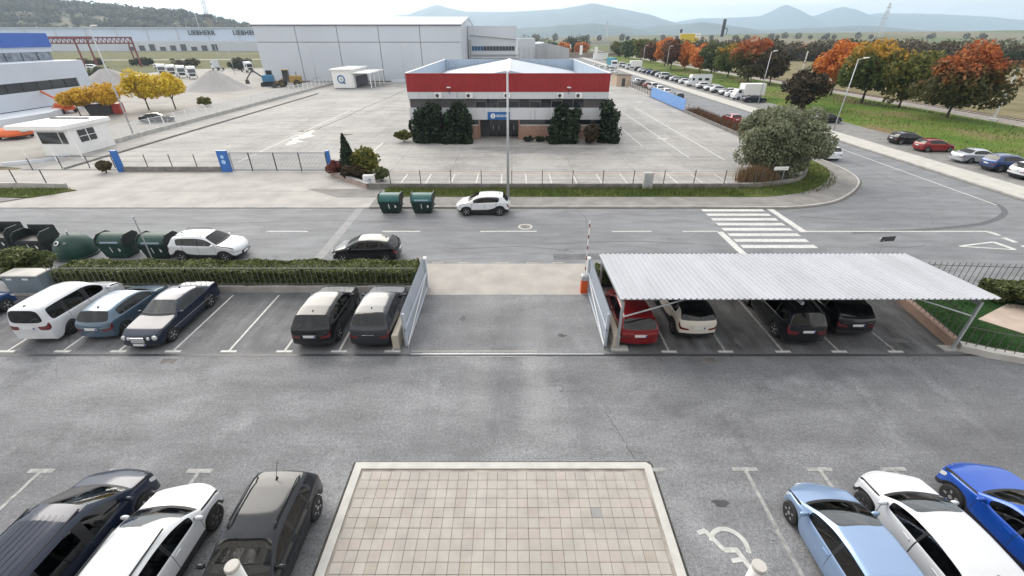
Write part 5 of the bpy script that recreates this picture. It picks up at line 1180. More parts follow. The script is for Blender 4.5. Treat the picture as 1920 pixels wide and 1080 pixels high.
# swung-open gate leaves and end blocks
GW = M('gate_white', (.50, .54, .60), .5, var=.07, scale=1.5)
for sg, lb in ((-1, 'white corrugated sliding gate leaf on the left of the gateway'), (1, 'white corrugated gate leaf on the right of the gateway beside the carport')):
    x = -4.66 if sg < 0 else 4.12
    g = thing('gate_leaf', lb, 'gate', (x, 15.4, 0)); n = 44; w = 5.3 / n; pr = []
    for k in range(n): pr += [(k * w, 0), (k * w + w * .4, 0), (k * w + w * .5, .05), (k * w + w * .9, .05)]
    pr.append((5.3, 0)); m = len(pr)
    MB().add([(sg * .02 + d * sg, y, .10) for y, d in pr] + [(sg * .02 + d * sg, y, 1.86) for y, d in pr], [(i, i + 1, m + i + 1, m + i) for i in range(m - 1)]).build('sheet', GW, g)
    for z in (.10, 1.0): MB().box(-.03, .03, 0, 5.3, z - .04, z + .04).build('rail', GW, g, (-sg * .035, 0, 0))
    for y in (.0, 5.24): MB().box(-.04, .04, y, y + .08, .02, 1.82).build('stile', GW, g, (-sg * .04, 0, 0))
    MB().tube((-sg * .05, .1, .15), (-sg * .05, 5.2, .95), .025, 6).build('brace', MT['white'], g)
    b = thing('gate_block', 'cream concrete end block beside the ' + ('left' if sg < 0 else 'right') + ' gate leaf', 'block', (x + sg * .45, 15.35, 0))
    MB().bevbox(-.14, .14, 0, 2.0, 0, .75, .03).build('block', M('cream_concrete', (.52, .47, .40), .85, var=.12, scale=2) if sg < 0 else bpy.data.materials['cream_concrete'], b); MB().box(-.16, .16, -.02, .2, 0, .1).build('foot', MT['concrete'], b)
    p = thing('gate_post', 'white square post at the street end of the ' + ('left' if sg < 0 else 'right') + ' gate leaf', 'post', (x - sg * .02, 20.85, 0)); MB().box(-.08, .08, -.08, .08, 0, 1.75).build('shaft', MT['white'], p); MB().bevbox(-.1, .1, -.1, .1, 1.75, 1.85, .03).build('cap', MT['white'], p)
trk = thing('gate_track', 'steel floor track across the gateway', 'track', (0, 0, 0)); MB().box(-4.4, 4.0, 14.97, 15.03, 0, .03).build('rail', MT['steel'], trk); MB().box(-4.4, 1.1, 15.2, 15.24, 0, .012).build('edge_strip', MT['concrete_light'], trk)
# barrier
br = thing('barrier', 'orange car park barrier with raised red and white boom', 'barrier', (3.86, 20.35, 0)); BOR = M('barrier_orange', (.66, .10, .02), .4, var=.06)
MB().bevbox(-.17, .17, -.16, .16, 0, .78, .02).build('cabinet', BOR, br); MB().bevbox(-.18, .18, -.17, .17, .78, 1.08, .06).build('hood', MT['steel'], br)
bm_ = MB().box(-.026, .026, -.05, -.01, .9, 4.1).build('boom', MT['white'], br); REDB = M('reflective_red', (.26, .06, .05), .5, var=0)
for k in range(5): MB().box(-.028, .028, -.053, -.007, 1.35 + k * .6, 1.55 + k * .6).build('red_band', REDB, bm_)

# carport
cp = thing('carport', 'long carport with white ribbed sheet roof on steel posts', 'carport', (0, 0, 0))
CPW = M('carport_sheet', (.47, .48, .52), .45, var=.06, scale=1.2, stretch=(1, .25, 1))
nsh = 16; x0, x1 = 4.45, 20.05; sw = (x1 - x0) / nsh
def ribsheet(w, ribs=4):
    p = w / ribs; pr = []
    for k in range(ribs): pr += [(k * p, 0), (k * p + p * .60, 0), (k * p + p * .68, .055), (k * p + p * .92, .055)]
    pr.append((w, 0)); m = len(pr); (ya, za), (yb, zb_) = (15.25, 2.66), (20.15, 2.36)
    vs = [(x, ya, za + h) for x, h in pr] + [(x, yb, zb_ + h) for x, h in pr] + [(x, ya, za + h - .02) for x, h in pr] + [(x, yb, zb_ + h - .02) for x, h in pr]
    return MB().add(vs, [(i, i + 1, m + i + 1, m + i) for i in range(m - 1)] + [(2 * m + i, 3 * m + i, 3 * m + i + 1, 2 * m + i + 1) for i in range(m - 1)] + [(i, 2 * m + i, 2 * m + i + 1, i + 1) for i in range(m - 1)])
me = ribsheet(sw).mesh('roof_sheet', CPW)
CPV = [M('carport_sheet_%d' % q, tuple(c * f for c in (.43, .44, .475)), .45, var=.1, scale=1.2, stretch=(1, .25, 1)) for q, f in enumerate((.98, 1.0, 1.03))]
for k in range(nsh):
    o = link('roof_sheet', me, cp, (x0 + k * sw, 0, .004 * (k % 2))); o.material_slots[0].link = 'OBJECT'; o.material_slots[0].material = CPV[(k * 7 + k // 3) % 3]
for y, z in ((15.6, 2.56), (17.7, 2.43), (19.8, 2.30)): MB().box(x0 + .05, x1 - .05, y - .04, y + .04, z - .12, z).build('purlin', MT['steel'], cp)
for x in (4.62, 12.1, 19.48):
    if x != 12.1: MB().box(x - .05, x + .05, 15.32, 15.42, 0, 2.45).build('post', MT['steel'], cp)
    MB().box(x - .05, x + .05, 19.9, 20.0, 0, 2.2).build('post', MT['steel'], cp); q = MB(); q.add([(x - .05, 15.4, 2.44), (x + .05, 15.4, 2.44), (x + .05, 19.95, 2.16), (x - .05, 19.95, 2.16), (x - .05, 15.4, 2.3), (x + .05, 15.4, 2.3), (x + .05, 19.95, 2.02), (x - .05, 19.95, 2.02)], [(0, 1, 2, 3), (4, 7, 6, 5), (0, 4, 5, 1), (2, 6, 7, 3), (1, 5, 6, 2), (0, 3, 7, 4)]); q.build('rafter', MT['steel'], cp)
for a, b in (((4.65, 15.37, 1.7), (7.2, 15.5, 2.5)), ((19.45, 15.37, 1.75), (17.0, 15.5, 2.5))): MB().tube(a, b, .035, 6).build('brace', MT['steel'], cp)
for x in (4.62, 19.48): MB().box(x - .25 if x < 10 else x - .5, x + .5 if x < 10 else x + .25, 15.2, 15.6, 0, .06).build('footing', MT['concrete'], cp)

# grey cabinet and left pole
cb = thing('utility_cabinet', 'blue-grey utility cabinet at the left end of the hedge', 'cabinet', (-25.75, 20.35, 0))
CBM = M('cabinet_grey', (.19, .23, .27), .5, var=.12, scale=2); MB().box(-.95, .95, -.35, .45, .12, 1.15).build('body', CBM, cb); MB().bevbox(-1.0, 1.0, -.42, .5, 1.15, 1.22, .03).build('top', MT['concrete_light'], cb); MB().box(-1.0, 1.0, -.4, .5, 0, .12).build('plinth', MT['concrete'], cb)
for x in (-.75, .1): MB().box(x, x + .3, -.36, -.35, .92, 1.02).build('label_plate', MT['white'], cb)
for x in (-.92, 0): MB().box(x, x + .9, -.357, -.35, .16, .88).build('door', CBM, cb)
pl = thing('sign_pole', 'thin bare steel pole leaning past the bins', 'pole', (-22.0, 24.0, 0)); MB().tube((0, 0, 0), (0, 0, 2.9), .035, 8).build('shaft', MT['steel'], pl); MB().tube((0, 0, 2.9), (0, 0, 2.95), .045, 8).build('cap', MT['steel'], pl); MB().lathe([(.1, 0), (.1, .03), (.03, .035)], 10).build('base_plate', MT['steel'], pl)

# waste containers
GB = M('bin_green', (.008, .045, .034), .55, var=.25, scale=2); GD = M('bin_dark_green', (.007, .026, .022), .55, var=.25, scale=2); GT = M('bin_teal', (.018, .10, .095), .45, var=.12, scale=2); BK = M('bin_black_green', (.012, .018, .018), .5, var=.2)
def container(label, loc, rz, bodym, lidm, slot=True, open_=False, group='green waste containers'):
    t = thing('waste_container', label, 'waste container', loc, rz, group); t.scale = (.84, .84, .83)
    MB().add([(-.80, -.62, .12), (.80, -.62, .12), (.80, .62, .12), (-.80, .62, .12), (-.98, -.78, 1.18), (.98, -.78, 1.18), (.98, .78, 1.18), (-.98, .78, 1.18)], [(0, 3, 2, 1), (4, 5, 6, 7), (0, 1, 5, 4), (1, 2, 6, 5), (2, 3, 7, 6), (3, 0, 4, 7)]).build('body', bodym, t)
    MB().box(-.75, .75, -.55, .55, 0, .12).build('base', MT['black'], t)
    pr = [(.80, 1.19)] + [(.80 * math.cos(a), 1.19 + .62 * math.sin(a)) for a in [R(12 + k * 13) for k in range(13)]] + [(-.80, 1.19)]
    if not open_: MB().extrude(pr, 'x', -.96, .96).build('lid', lidm, t, smooth=False)
    else:
        MB().extrude([(.85, 1.2), (.80, 1.95), (.7, 2.0), (.62, 1.2)], 'x', -.96, .96).build('lid', BK, t); MB().box(-.9, .9, -.7, .6, 1.185, 1.25).build('opening', MT['black'], t)
    for sg in (1, -1):
        MB().extrude([(.84, 1.1), (.74, 1.62), (.4, 1.86), (-.4, 1.86), (-.74, 1.62), (-.84, 1.1)], 'x', sg * .975 - .03 if sg > 0 else sg * .975 - .02, sg * .975 + .05 if sg > 0 else sg * .975 + .03).build('end_cap', BK, t)
        MB().tube((sg * 1.03, -.3, .7), (sg * 1.03, .3, .7), .05, 8).build('trunnion', MT['black'], t)
    if slot: MB().box(-.65, .65, -.79, -.70, 1.29, 1.40).build('flap', M('flap_grey', (.35, .42, .55), .4, var=0) if 'flap_grey' not in bpy.data.materials else bpy.data.materials['flap_grey'], t)
    sv = MB(); sv.add([(.5, -.80, .98), (.62, -.80, 1.03), (.56, -.76, .86), (.68, -.76, .9)], [(0, 1, 3, 2)])
    MB().add([(-.06, -.735, .55), (0, -.735, .55), (-.02, -.785, 1.0), (-.08, -.785, 1.0)], [(0, 1, 2, 3)]).build('stripe_mark', MT['white'], t, (0, -.02, 0)); MB().add([(.48, -.73, .6), (.62, -.73, .68), (.62, -.77, .85), (.48, -.77, .92)], [(0, 1, 2, 3)]).build('arrow_mark', MT['white'], t, (0, -.025, 0))
    return t
container('green waste container without flap, left of the pair by the pavement', (-9.45, 32.9, 0), 0, GD, GT, False)
container('green waste container with pale flap, right of the pair by the pavement', (-6.95, 32.9, 0), 0, GD, GT, True)
container('green waste container with pale flap between the igloo and pole', (-24.55, 25.0, 0), 0, GB, GB, True)
container('green waste container with pale flap next to the white off-roader', (-21.95, 24.9, 0), 0, GD, GB, True)
container('blackish waste container with its lid thrown open beside the green igloo', (-30.0, 25.4, 0), 0, BK, BK, False, True)
container('blackish waste container at the left edge behind the bush', (-32.6, 25.9, 0), 0, BK, BK, False, True)
ig = thing('glass_igloo', 'dark green igloo shaped bottle bank with white ringed hole', 'bottle bank', (-27.45, 25.0, 0), 0); ig.scale = (.95, .95, .87)
MB().lathe([(1.02, 0), (1.10, .12), (1.12, .45), (1.04, .85), (.86, 1.2), (.6, 1.45), (.3, 1.6), (.02, 1.64)], 28).build('dome', GB, ig, smooth=True)
MB().lathe([(1.14, .02), (1.17, .08), (1.14, .14)], 28).build('skirt', GD, ig, smooth=True)
for a, el in ((-1.75, 1.28), (-1.2, 1.25)):
    rr_ = .83; ho = MB().lathe([(.16, 0), (.17, .03), (.12, .05)], 16).build('hole_ring', MT['white'] if a < -1.5 else MT['steel'], ig, (rr_ * math.cos(a), rr_ * math.sin(a), el), (0, R(52), a)); MB().lathe([(.115, .02), (.115, .054), (.01, .055)], 14).build('hole', MT['black'], ho)
    if a > -1.5: ho.scale = (.45, .45, .6)
MB().tube((0, 0, 1.6), (0, 0, 1.85), .05, 8).build('lifting_eye', MT['steel'], ig)

# lamp posts
def lamp(label, loc, h, arm, rz, r=.09, group='street lamps', cat='street lamp'):
    t = thing('street_lamp', label, cat, loc, rz, group); MB().tube((0, 0, 0), (0, 0, h), r, 10, r * .55).build('pole', MT['steel'], t, smooth=True)
    MB().box(-.16, .16, -.16, .16, 0, .05).build('base_plate', MT['concrete'], t); MB().tube((0, 0, h - .05), (arm, 0, h + .12), .04, 8).build('arm', MT['steel'], t)
    MB().extrude([(arm - .1, h + .08), (arm + .65, h + .14), (arm + .6, h + .24), (arm - .05, h + .2)], 'y', -.14, .14).build('lamp_head', MT['white'], t); return t
lamp('tall steel street lamp on the pavement in front of the red-topped office', (-.33, 35.75, .12), 9.5, .3, R(90), .12)
lamp('pale street lamp beside the box truck below the bank', (49.9, 95.3, 0), 9.4, .5, R(0))
lamp('pale street lamp beside the olive tree on the right pavement', (46.9, 66.6, .1), 9.2, .9, R(10))
lamp('very tall thin street lamp behind the left white fence', (-53.8, 64.6, 0), 13, .4, 0, .12)
lamp('slim street lamp far along the road, left of the twin', (47.5, 178, 0), 9, .5, 0); lamp('slim street lamp far along the road, right of the twin', (52.5, 166, 0), 9, .5, 0)
lamp('street lamp standing before the hangar, right of the cabin', (-31.5, 142, 0), 9.5, .4, 0); lamp('street lamp standing before the hangar, left of the cabin', (-57.5, 142, 0), 9.8, .4, 0)
lamp('thin lamp post among the white lorries', (-112, 188, 0), 10.5, .4, 0); lamp('thin lamp post near the hangar corner', (-100, 175, 0), 10, .4, 0); lamp('high mast lamp over the works hall roof', (-345, 560, 0), 40, 2, 0, .4)
# railway masts
for i, (x, y) in enumerate(((78.3, 75.3), (105, 176), (78.6, 118), (78.6, 36))):
    m = thing('railway_mast', ['concrete railway mast with strut at the right edge', 'railway mast in the far meadow behind the trees', 'railway mast hidden among the autumn trees', 'railway mast beyond the right edge'][i], 'mast', (x, y, 0), 0, 'railway masts'); MB().box(-.16, .16, -.16, .16, 0, 7.4).build('shaft', MT['concrete_light'], m); MB().tube((0, 0, 4.6), (-2.6, 0, 6.4), .08, 6).build('strut', MT['dark'], m); MB().lathe([(.6, 0), (.5, .4), (.2, .45)], 10).build('base', MT['concrete_light'], m); MB().box(-.3, .3, -.22, .22, 3.6, 3.9).build('switch_box', MT['dark'], m)
# small direction signs
def arrow_sign(label, loc, rz, h, back):
    t = thing('direction_sign', label, 'sign', loc, rz); MB().tube((.3, 0, 0), (.3, 0, h), .035, 8).build('pole', MT['steel'], t); MB().prism([(-.75, -.03), (.62, -.03), (.62, .0), (-.75, .0)], h - .1, h + .22).build('panel', MT['dark'] if back else MT['white'], t); MB().add([(.62, -.03, h - .1), (.78, -.03, h + .06), (.62, -.03, h + .22), (.62, 0, h - .1), (.78, 0, h + .06), (.62, 0, h + .22)], [(0, 1, 2), (3, 5, 4), (0, 3, 4, 1), (1, 4, 5, 2)]).build('tip', MT['dark'] if not back else MT['steel'], t); return t
arrow_sign('small white direction sign on a pole below the olive tree', (24.5, 39.7, .1), .1, 1.45, False); arrow_sign('back of a direction sign showing over the carport roof', (22.4, 24.0, 0), math.pi + .15, 1.5, True).scale = (.7, .7, .97)

# front wall with posts and wires
fw = thing('wire_fence', 'post and wire fence on a weathered low wall before the office yard', 'fence', (0, 0, .12)); fpts = [(-12.9, 38.7), (-8, 38.62), (18, 38.6)] + curve([(22.2, 38.8), (26.4, 40.35), (29.35, 43.65), (30.95, 49)], 5) + [(31.1, 60), (31.1, 84.5)]
MB().path(fpts, .25, -.1, .42).build('low_wall', MT['concrete_dark'], fw); pm = MB().box(-.03, .03, -.03, .03, .38, 1.62).mesh('post', MT['dark'])
posts = [(-10.9 + 2.72 * k, 38.61) for k in range(13)] + [(22.4 + k * .1, 38.9 + k * .1) for k in (1, 25)] + [(31.0, 50 + 2.3 * k) for k in range(15)]
for x, y in posts: link('post', pm, fw, (x, y, 0))
for z in (.75, 1.1, 1.5):
    w = MB()
    for a, b in zip(fpts, fpts[1:]): w.tube((a[0], a[1], z), (b[0], b[1], z), .008, 4)
    w.build('wire', WIRE, fw)
bp = thing('panel_fence', 'light blue sheet metal panel fence along the side road', 'fence', (31.4, 85, .05)); BPM = M('blue_sheet', (.16, .33, .68), .45, var=.1, scale=1)
pme = MB().add([(0, 0, .1), (0, .85, .1), (.05, .9, .1), (.05, 1.68, .1), (0, 0, 2.1), (0, .85, 2.1), (.05, .9, 2.1), (.05, 1.68, 2.1), (-.03, 0, .1), (-.03, 1.68, .1), (-.03, 0, 2.1), (-.03, 1.68, 2.1)], [(0, 1, 5, 4), (1, 2, 6, 5), (2, 3, 7, 6), (8, 10, 11, 9), (4, 5, 6, 7, 11, 10)]).mesh('panel', BPM)
for k in range(13): link('panel', pme, bp, (0, k * 1.7, 0))
MB().path([(0, 0), (0, 22)], .3, -.1, .1).build('footing', MT['concrete_dark'], bp)
rf = thing('wire_fence', 'rusty mesh fence beyond the blue panels', 'fence', (31.3, 107.5, .05)); rme = MB().box(-.04, .04, -.04, .04, 0, 1.8).mesh('post', RAILM)
for k in range(10): link('post', rme, rf, (0, k * 2.4, 0))
for z in (.3, .7, 1.1, 1.5, 1.75): MB().box(-.012, .012, 0, 21.6, z, z + .03).build('wire', RAILM, rf)
MB().path([(0, 0), (0, 22)], .3, -.1, .25).build('low_wall', MT['concrete_light'], rf)
cr = thing('site_hut', 'beige wooden site hut at the far corner of the yard', 'hut', (30.3, 134, .1)); MB().box(-1.9, 1.9, -3.5, 3.5, 0, 2.75).build('wall', M('beige_boards', (.46, .36, .26), .8, var=.12, scale=2), cr); MB().extrude([(-2.1, 2.75), (2.1, 2.75), (2.0, 2.95), (-2.0, 3.1)], 'y', -3.7, 3.7).build('roof', MT['concrete_dark'], cr); MB().box(-.5, .4, -3.53, -3.5, 0, 2.0).build('door', MT['dark'], cr)
# blue gate posts, mesh gate, low wall at the yard entrance
BPB = M('post_blue', (.025, .13, .42), .4, var=.08, scale=1)
def blue_post(label, x, w, dots): 
    t = thing('gate_pillar', label, 'pillar', (x, 44.4, .05)); MB().box(-w / 2, w / 2, -.15, .15, 0, 2.05).build('pillar', BPB, t)
    for z, r in dots: MB().lathe([(r, 0), (r, .01), (.01, .011)], 16, axis='y').build('roundel', M('pale_blue', (.35, .55, .8), .4, var=0) if 'pale_blue' not in bpy.data.materials else bpy.data.materials['pale_blue'], t, (0, -.165, z))
    MB().box(-w / 2 - .02, w / 2 + .02, -.17, .17, 2.05, 2.1).build('cap', BPB, t)
blue_post('blue gate pillar at the left end of the low yard wall', -39.7, .55, ()); blue_post('broad blue gate pillar with two pale roundels', -28.95, .95, ((1.5, .17), (1.0, .21))); blue_post('narrow blue gate pillar at the shrub end of the mesh gate', -18.4, .3, ())
yw = thing('wire_fence', 'post and wire fence on a dark low wall between the blue pillars', 'fence', (0, 0, .05)); MB().box(-39.4, -29.5, 44.3, 44.55, -.05, .5).build('low_wall', MT['concrete_dark'], yw)
for x in (-36.9, -34.4, -31.9): link('post', pm, yw, (x, 44.42, .1))
for z in (1.0, 1.5): MB().tube((-39.4, 44.42, z), (-29.5, 44.42, z), .01, 4).build('wire', WIRE, yw)
mg = thing('sliding_gate', 'long steel mesh sliding gate between the blue pillars', 'gate', (0, 0, .05)); GM = M('gate_steel', (.30, .32, .36), .5, .3, var=.1)
for z in (.12, 1.9): MB().box(-28.3, -18.6, 44.36, 44.42, z - .04, z + .04).build('rail', GM, mg)
for x in (-28.3, -26.4, -23.9, -21.4, -18.7): MB().box(x, x + .07, 44.34, 44.44, .05, 1.92).build('stile', MT['dark'] if x > -28 else GM, mg)
mm = MB()
for k in range(70): mm.box(-28.2 + k * .1365, -28.17 + k * .1365, 44.385, 44.395, .14, 1.88)
for k in range(12): mm.box(-28.2, -18.7, 44.384, 44.396, .26 + k * .14, .275 + k * .14)
tag(mm.build('mesh_infill', GM, mg), kind='stuff')
# white fence along the left yard edge and the low wall before it
lf = thing('mesh_fence', 'white panel fence along the left edge of the yard', 'fence', (-51.0, 57, 0)); MB().path([(0, 0), (0, 78), (1, 88)], .3, -.05, .55).build('low_wall', MT['concrete'], lf); WM = M('white_mesh', (.62, .64, .67), .5, var=.05)
pw = MB().box(-.05, .05, -.05, .05, .5, 2.1).mesh('post', MT['white']); pn = MB()
for z in (.62, 2.0): pn.box(-.02, .02, .05, 2.55, z - .025, z + .025)
for k in range(9): pn.box(-.008, .008, .05, 2.55, .75 + k * .14, .765 + k * .14)
for k in range(12): pn.box(-.008, .008, .15 + k * .2, .165 + k * .2, .62, 2.0)
pnm = pn.mesh('panel', WM)
for k in range(31): link('post', pw, lf, (0, k * 2.6, 0)); link('panel', pnm, lf, (0, k * 2.6, 0))
l2 = thing('mesh_fence', 'leaning dark posts and wire on the neighbour wall at the far left', 'fence', (0, 0, 0)); MB().path([(-70, 39.0), (-44, 39.0), (-40.3, 38.75)], .25, -.05, .5).build('low_wall', MT['concrete'], l2)
for x in (-52.5, -49.8, -47.3, -44.9, -42.2): link('post', pm, l2, (x, 39.0, .1))
for x, y in ((-47.6, 43.4), (-45.2, 44), (-42.6, 44.2), (-40.2, 44.4)): link('post', pm, l2, (x, y, .05))
MB().tube((-46, 44.3, 1.6), (-39.8, 44.4, 1.6), .03, 5).build('top_rail', MT['dark'], l2)
for k in range(6): link('post', pw, l2, (-57.5 + k * 1.9, 44 + k * 1.1, -.4))
for a in (0,): MB().path([(-66, 40), (-51.4, 48.5), (-50.9, 51)], .22, -.05, .35).build('kerb_wall', MT['white_cool'], l2)
# boxes by the pavement
eb = thing('meter_box', 'white meter box beside the shrub cluster', 'cabinet', (-13.1, 39.6, .1)); MB().bevbox(-.5, .5, -.2, .2, 0, .95, .03).build('body', MT['white'], eb); MB().box(-.3, .3, -.215, -.2, .15, .8).build('door', MT['white_cool'], eb); MB().box(.05, .2, -.22, -.215, .5, .62).build('label_plate', MT['dark'], eb)
eb = thing('meter_box', 'tall grey meter box set in the front wall', 'cabinet', (12.1, 38.45, .1)); MB().bevbox(-.42, .42, -.2, .2, 0, 1.5, .03).build('body', MT['concrete_light'], eb); MB().box(-.34, .3, -.215, -.2, .2, 1.35).build('door', MT['steel'], eb)
dw = thing('garden_wall', 'low rendered wall slanting below the shrub cluster', 'wall', (0, 0, 0)); MB().path([(-17.9, 43.1), (-13.0, 38.7)], .3, -.05, .5).build('wall', M('pinkish_render', (.36, .28, .25), .9, var=.3), dw); MB().path([(-17.95, 43.15), (-12.95, 38.65)], .36, .5, .56).build('coping', MT['concrete'], dw)
# two white posts close below the window
for sx, lb in ((-5.34, 'top of a white round post at the bottom edge, left of the slab'), (4.72, 'top of a white round post at the bottom edge, right of the slab')):
    t = thing('round_post', lb, 'post', (sx, 4.55, 0)); MB().lathe([(.13, 0), (.13, 3.22)], 24).build('shaft', MT['white'], t, smooth=True); MB().lathe([(.135, 3.2), (.135, 3.26), (.12, 3.285), (.01, 3.29)], 24).build('cap', MT['concrete_light'], t)
# ------------------------------------------------------------------ plants
def leaf_mesh(name, C, size, mat, up=.3, rs=None, aspect=.6, Nrm=None):
    rs = rs or rng; n = len(C); d = rs.normal(size=(n, 3)); 
    if Nrm is not None: d = d * .8 + Nrm * 1.0
    d[:, 2] += up; d /= np.linalg.norm(d, axis=1, keepdims=True)
    a = np.cross(d, rs.normal(size=(n, 3))); a /= np.linalg.norm(a, axis=1, keepdims=True); b = np.cross(d, a)
    s = size * rs.uniform(.6, 1.35, (n, 1)); A, B = a * s, b * s * aspect; q = d * s * .18
    V = np.empty((n, 4, 3)); V[:, 0] = C - A; V[:, 1] = C + B - q; V[:, 2] = C + A; V[:, 3] = C - B - q
    me = bpy.data.meshes.new(name); me.vertices.add(4 * n); me.vertices.foreach_set('co', V.reshape(-1)); me.loops.add(4 * n); me.loops.foreach_set('vertex_index', np.arange(4 * n, dtype=np.int32))
    me.polygons.add(n); me.polygons.foreach_set('loop_start', np.arange(0, 4 * n, 4, dtype=np.int32)); me.polygons.foreach_set('loop_total', np.full(n, 4, dtype=np.int32))
    tn = np.clip(rs.normal(.5, .22, n) , 0, 1); at = me.attributes.new('tone', 'FLOAT', 'FACE'); at.data.foreach_set('value', tn.astype(np.float32)); me.update(); me.materials.append(mat); return me

def crown_pts(n, rx, ry, rz, cz, lobes, lr, seed, flat=.0, cone=0):
    rs = np.random.default_rng(seed); u = rs.normal(size=(lobes, 3)); u /= np.linalg.norm(u, axis=1, keepdims=True); rad = rs.uniform(.35, .85, (lobes, 1)); L = u * rad * np.array([rx, ry, rz])
    if flat: L[:, 2] = np.maximum(L[:, 2], -rz * flat)
    if cone: f = 1 - cone * (L[:, 2:3] + rz) / (2 * rz); L[:, :2] *= f
    lrad = lr * rs.uniform(.6, 1.2, lobes); k = rs.integers(0, lobes, n); d = rs.normal(size=(n, 3)); d /= np.linalg.norm(d, axis=1, keepdims=True); r = lrad[k] * rs.uniform(.55, 1.05, n) ** .6
    if cone: r = r * np.clip(1.15 - cone * (L[k, 2] + rz) / (2 * rz), .2, 1.2)
    P = L[k] + d * r[:, None] * np.array([1, 1, .85]); P[:, 2] += cz; return P, d

def trunk(h, r, fork, seed, lean=0, limbs=5):
    rs = random.Random(seed); mb = MB(); p = Vector((0, 0, 0)); q = Vector((lean, 0, fork)); mb.tube(p, q, r, 8, r * .7)
    for k in range(limbs):
        a = 2 * math.pi * k / limbs + rs.uniform(-.4, .4); e = q + Vector((math.cos(a) * h * .22, math.sin(a) * h * .22, (h - fork) * rs.uniform(.35, .7))); mb.tube(q, e, r * .5, 6, r * .15)
        e2 = e + Vector((math.cos(a + .6) * h * .1, math.sin(a + .6) * h * .1, h * .1)); mb.tube(e, e2, r * .2, 5, r * .06)
    return mb

def tree(name, label, loc, h, w, mat, n, leaf, seed, fork=None, cat='tree', group=None, lobes=None, limbs=5, r=None, up=.3, low=None):
    t = thing(name, label, cat, loc, seed * .7, group); fork = fork or h * .22; low = low or fork * .8
    rz = (h - low) / 2; cz = low + rz; P, d = crown_pts(n, w / 2, w / 2, rz, cz, lobes or 26, w * .19, seed)
    link('crown', leaf_mesh('crown', P, leaf, mat, up, np.random.default_rng(seed), Nrm=d), t); trunk(h, r or h * .022, fork, seed, limbs=limbs).build('trunk', MT['bark'], t, smooth=True); return t

F = {}
F['olive'] = foliage('olive_leaves', [(.08, .095, .05), (.20, .22, .13), (.36, .38, .25)], .55)
F['dark'] = foliage('dark_conifer', [(.009, .018, .010), (.018, .034, .016), (.034, .056, .025)], .6, .1)
F['hedge'] = foliage('hedge_leaves', [(.028, .042, .014), (.10, .13, .04), (.28, .30, .12)], .45)
F['yellow'] = foliage('yellow_leaves', [(.46, .31, .02), (.66, .49, .03), (.78, .63, .08)], .6, .35)
F['orangey'] = foliage('gold_leaves', [(.46, .24, .018), (.62, .38, .025), (.72, .50, .06)], .6, .35)
F['orange'] = foliage('orange_leaves', [(.34, .09, .02), (.60, .19, .035), (.70, .32, .07)], .6, .35)
F['redtop'] = foliage('red_over_green', [(.04, .05, .018), (.09, .095, .03), (.16, .12, .045)], .6, .38, [(.20, .05, .018), (.40, .10, .03), (.54, .22, .07)], (3.2, 11))
F['goldtop'] = foliage('gold_over_green', [(.045, .07, .018), (.10, .135, .03), (.19, .20, .05)], .6, .38, [(.28, .19, .025), (.52, .30, .035), (.62, .30, .06)], (4.8, 12))
F['olivegold'] = foliage('olive_gold', [(.055, .075, .018), (.13, .145, .03), (.28, .22, .04)], .6, .38)
F['brown'] = foliage('brown_leaves', [(.06, .03, .014), (.13, .06, .025), (.20, .09, .04)], .7, .2)
F['darkbrown'] = foliage('dark_purple_leaves', [(.022, .017, .010), (.05, .037, .018), (.09, .06, .028)], .6, .15)
F['green'] = foliage('green_leaves', [(.03, .05, .015), (.07, .10, .03), (.14, .15, .05)], .6, .25)
F['scrub'] = foliage('scrub_leaves', [(.045, .035, .02), (.095, .075, .038), (.15, .115, .06)], .7, .2)
F['scrubgreen'] = foliage('scrub_green', [(.022, .032, .014), (.05, .06, .026), (.09, .09, .04)], .7, .2)
F['reed'] = foliage('reeds', [(.10, .055, .028), (.20, .13, .065), (.30, .22, .13)], .8, .2)
F['redtwig'] = foliage('red_twigs', [(.10, .02, .02), (.18, .05, .04), (.22, .10, .08)], .8, .2)
F['grass'] = foliage('grass_blades', [(.045, .075, .015), (.09, .125, .03), (.18, .16, .06)], .7, .3)
F['lawn'] = foliage('lawn_blades', [(.012, .038, .009), (.02, .06, .014), (.035, .08, .02)], .7, .3)
F['wood'] = foliage('far_wood', [(.075, .07, .045), (.125, .11, .07), (.18, .15, .10)], .8, .2)

# olive tree on the corner
t = thing('olive_tree', 'big round grey-green olive tree on the street corner', 'tree', (25.75, 43.0, .15))
P, d = crown_pts(40000, 4.5, 3.7, 3.4, 3.65, 54, 1.2, 21, .9); P2, d2_ = crown_pts(16000, 4.0, 3.2, 1.3, 1.7, 34, 1.0, 22); P, d = np.r_[P, P2], np.r_[d, d2_]; P[:, 2] = np.maximum(P[:, 2], .1); link('crown', leaf_mesh('crown', P, .15, F['olive'], .4, Nrm=d, aspect=.45), t); trunk(6, .28, 1.1, 5, limbs=7).build('trunk', MT['bark'], t, smooth=True)
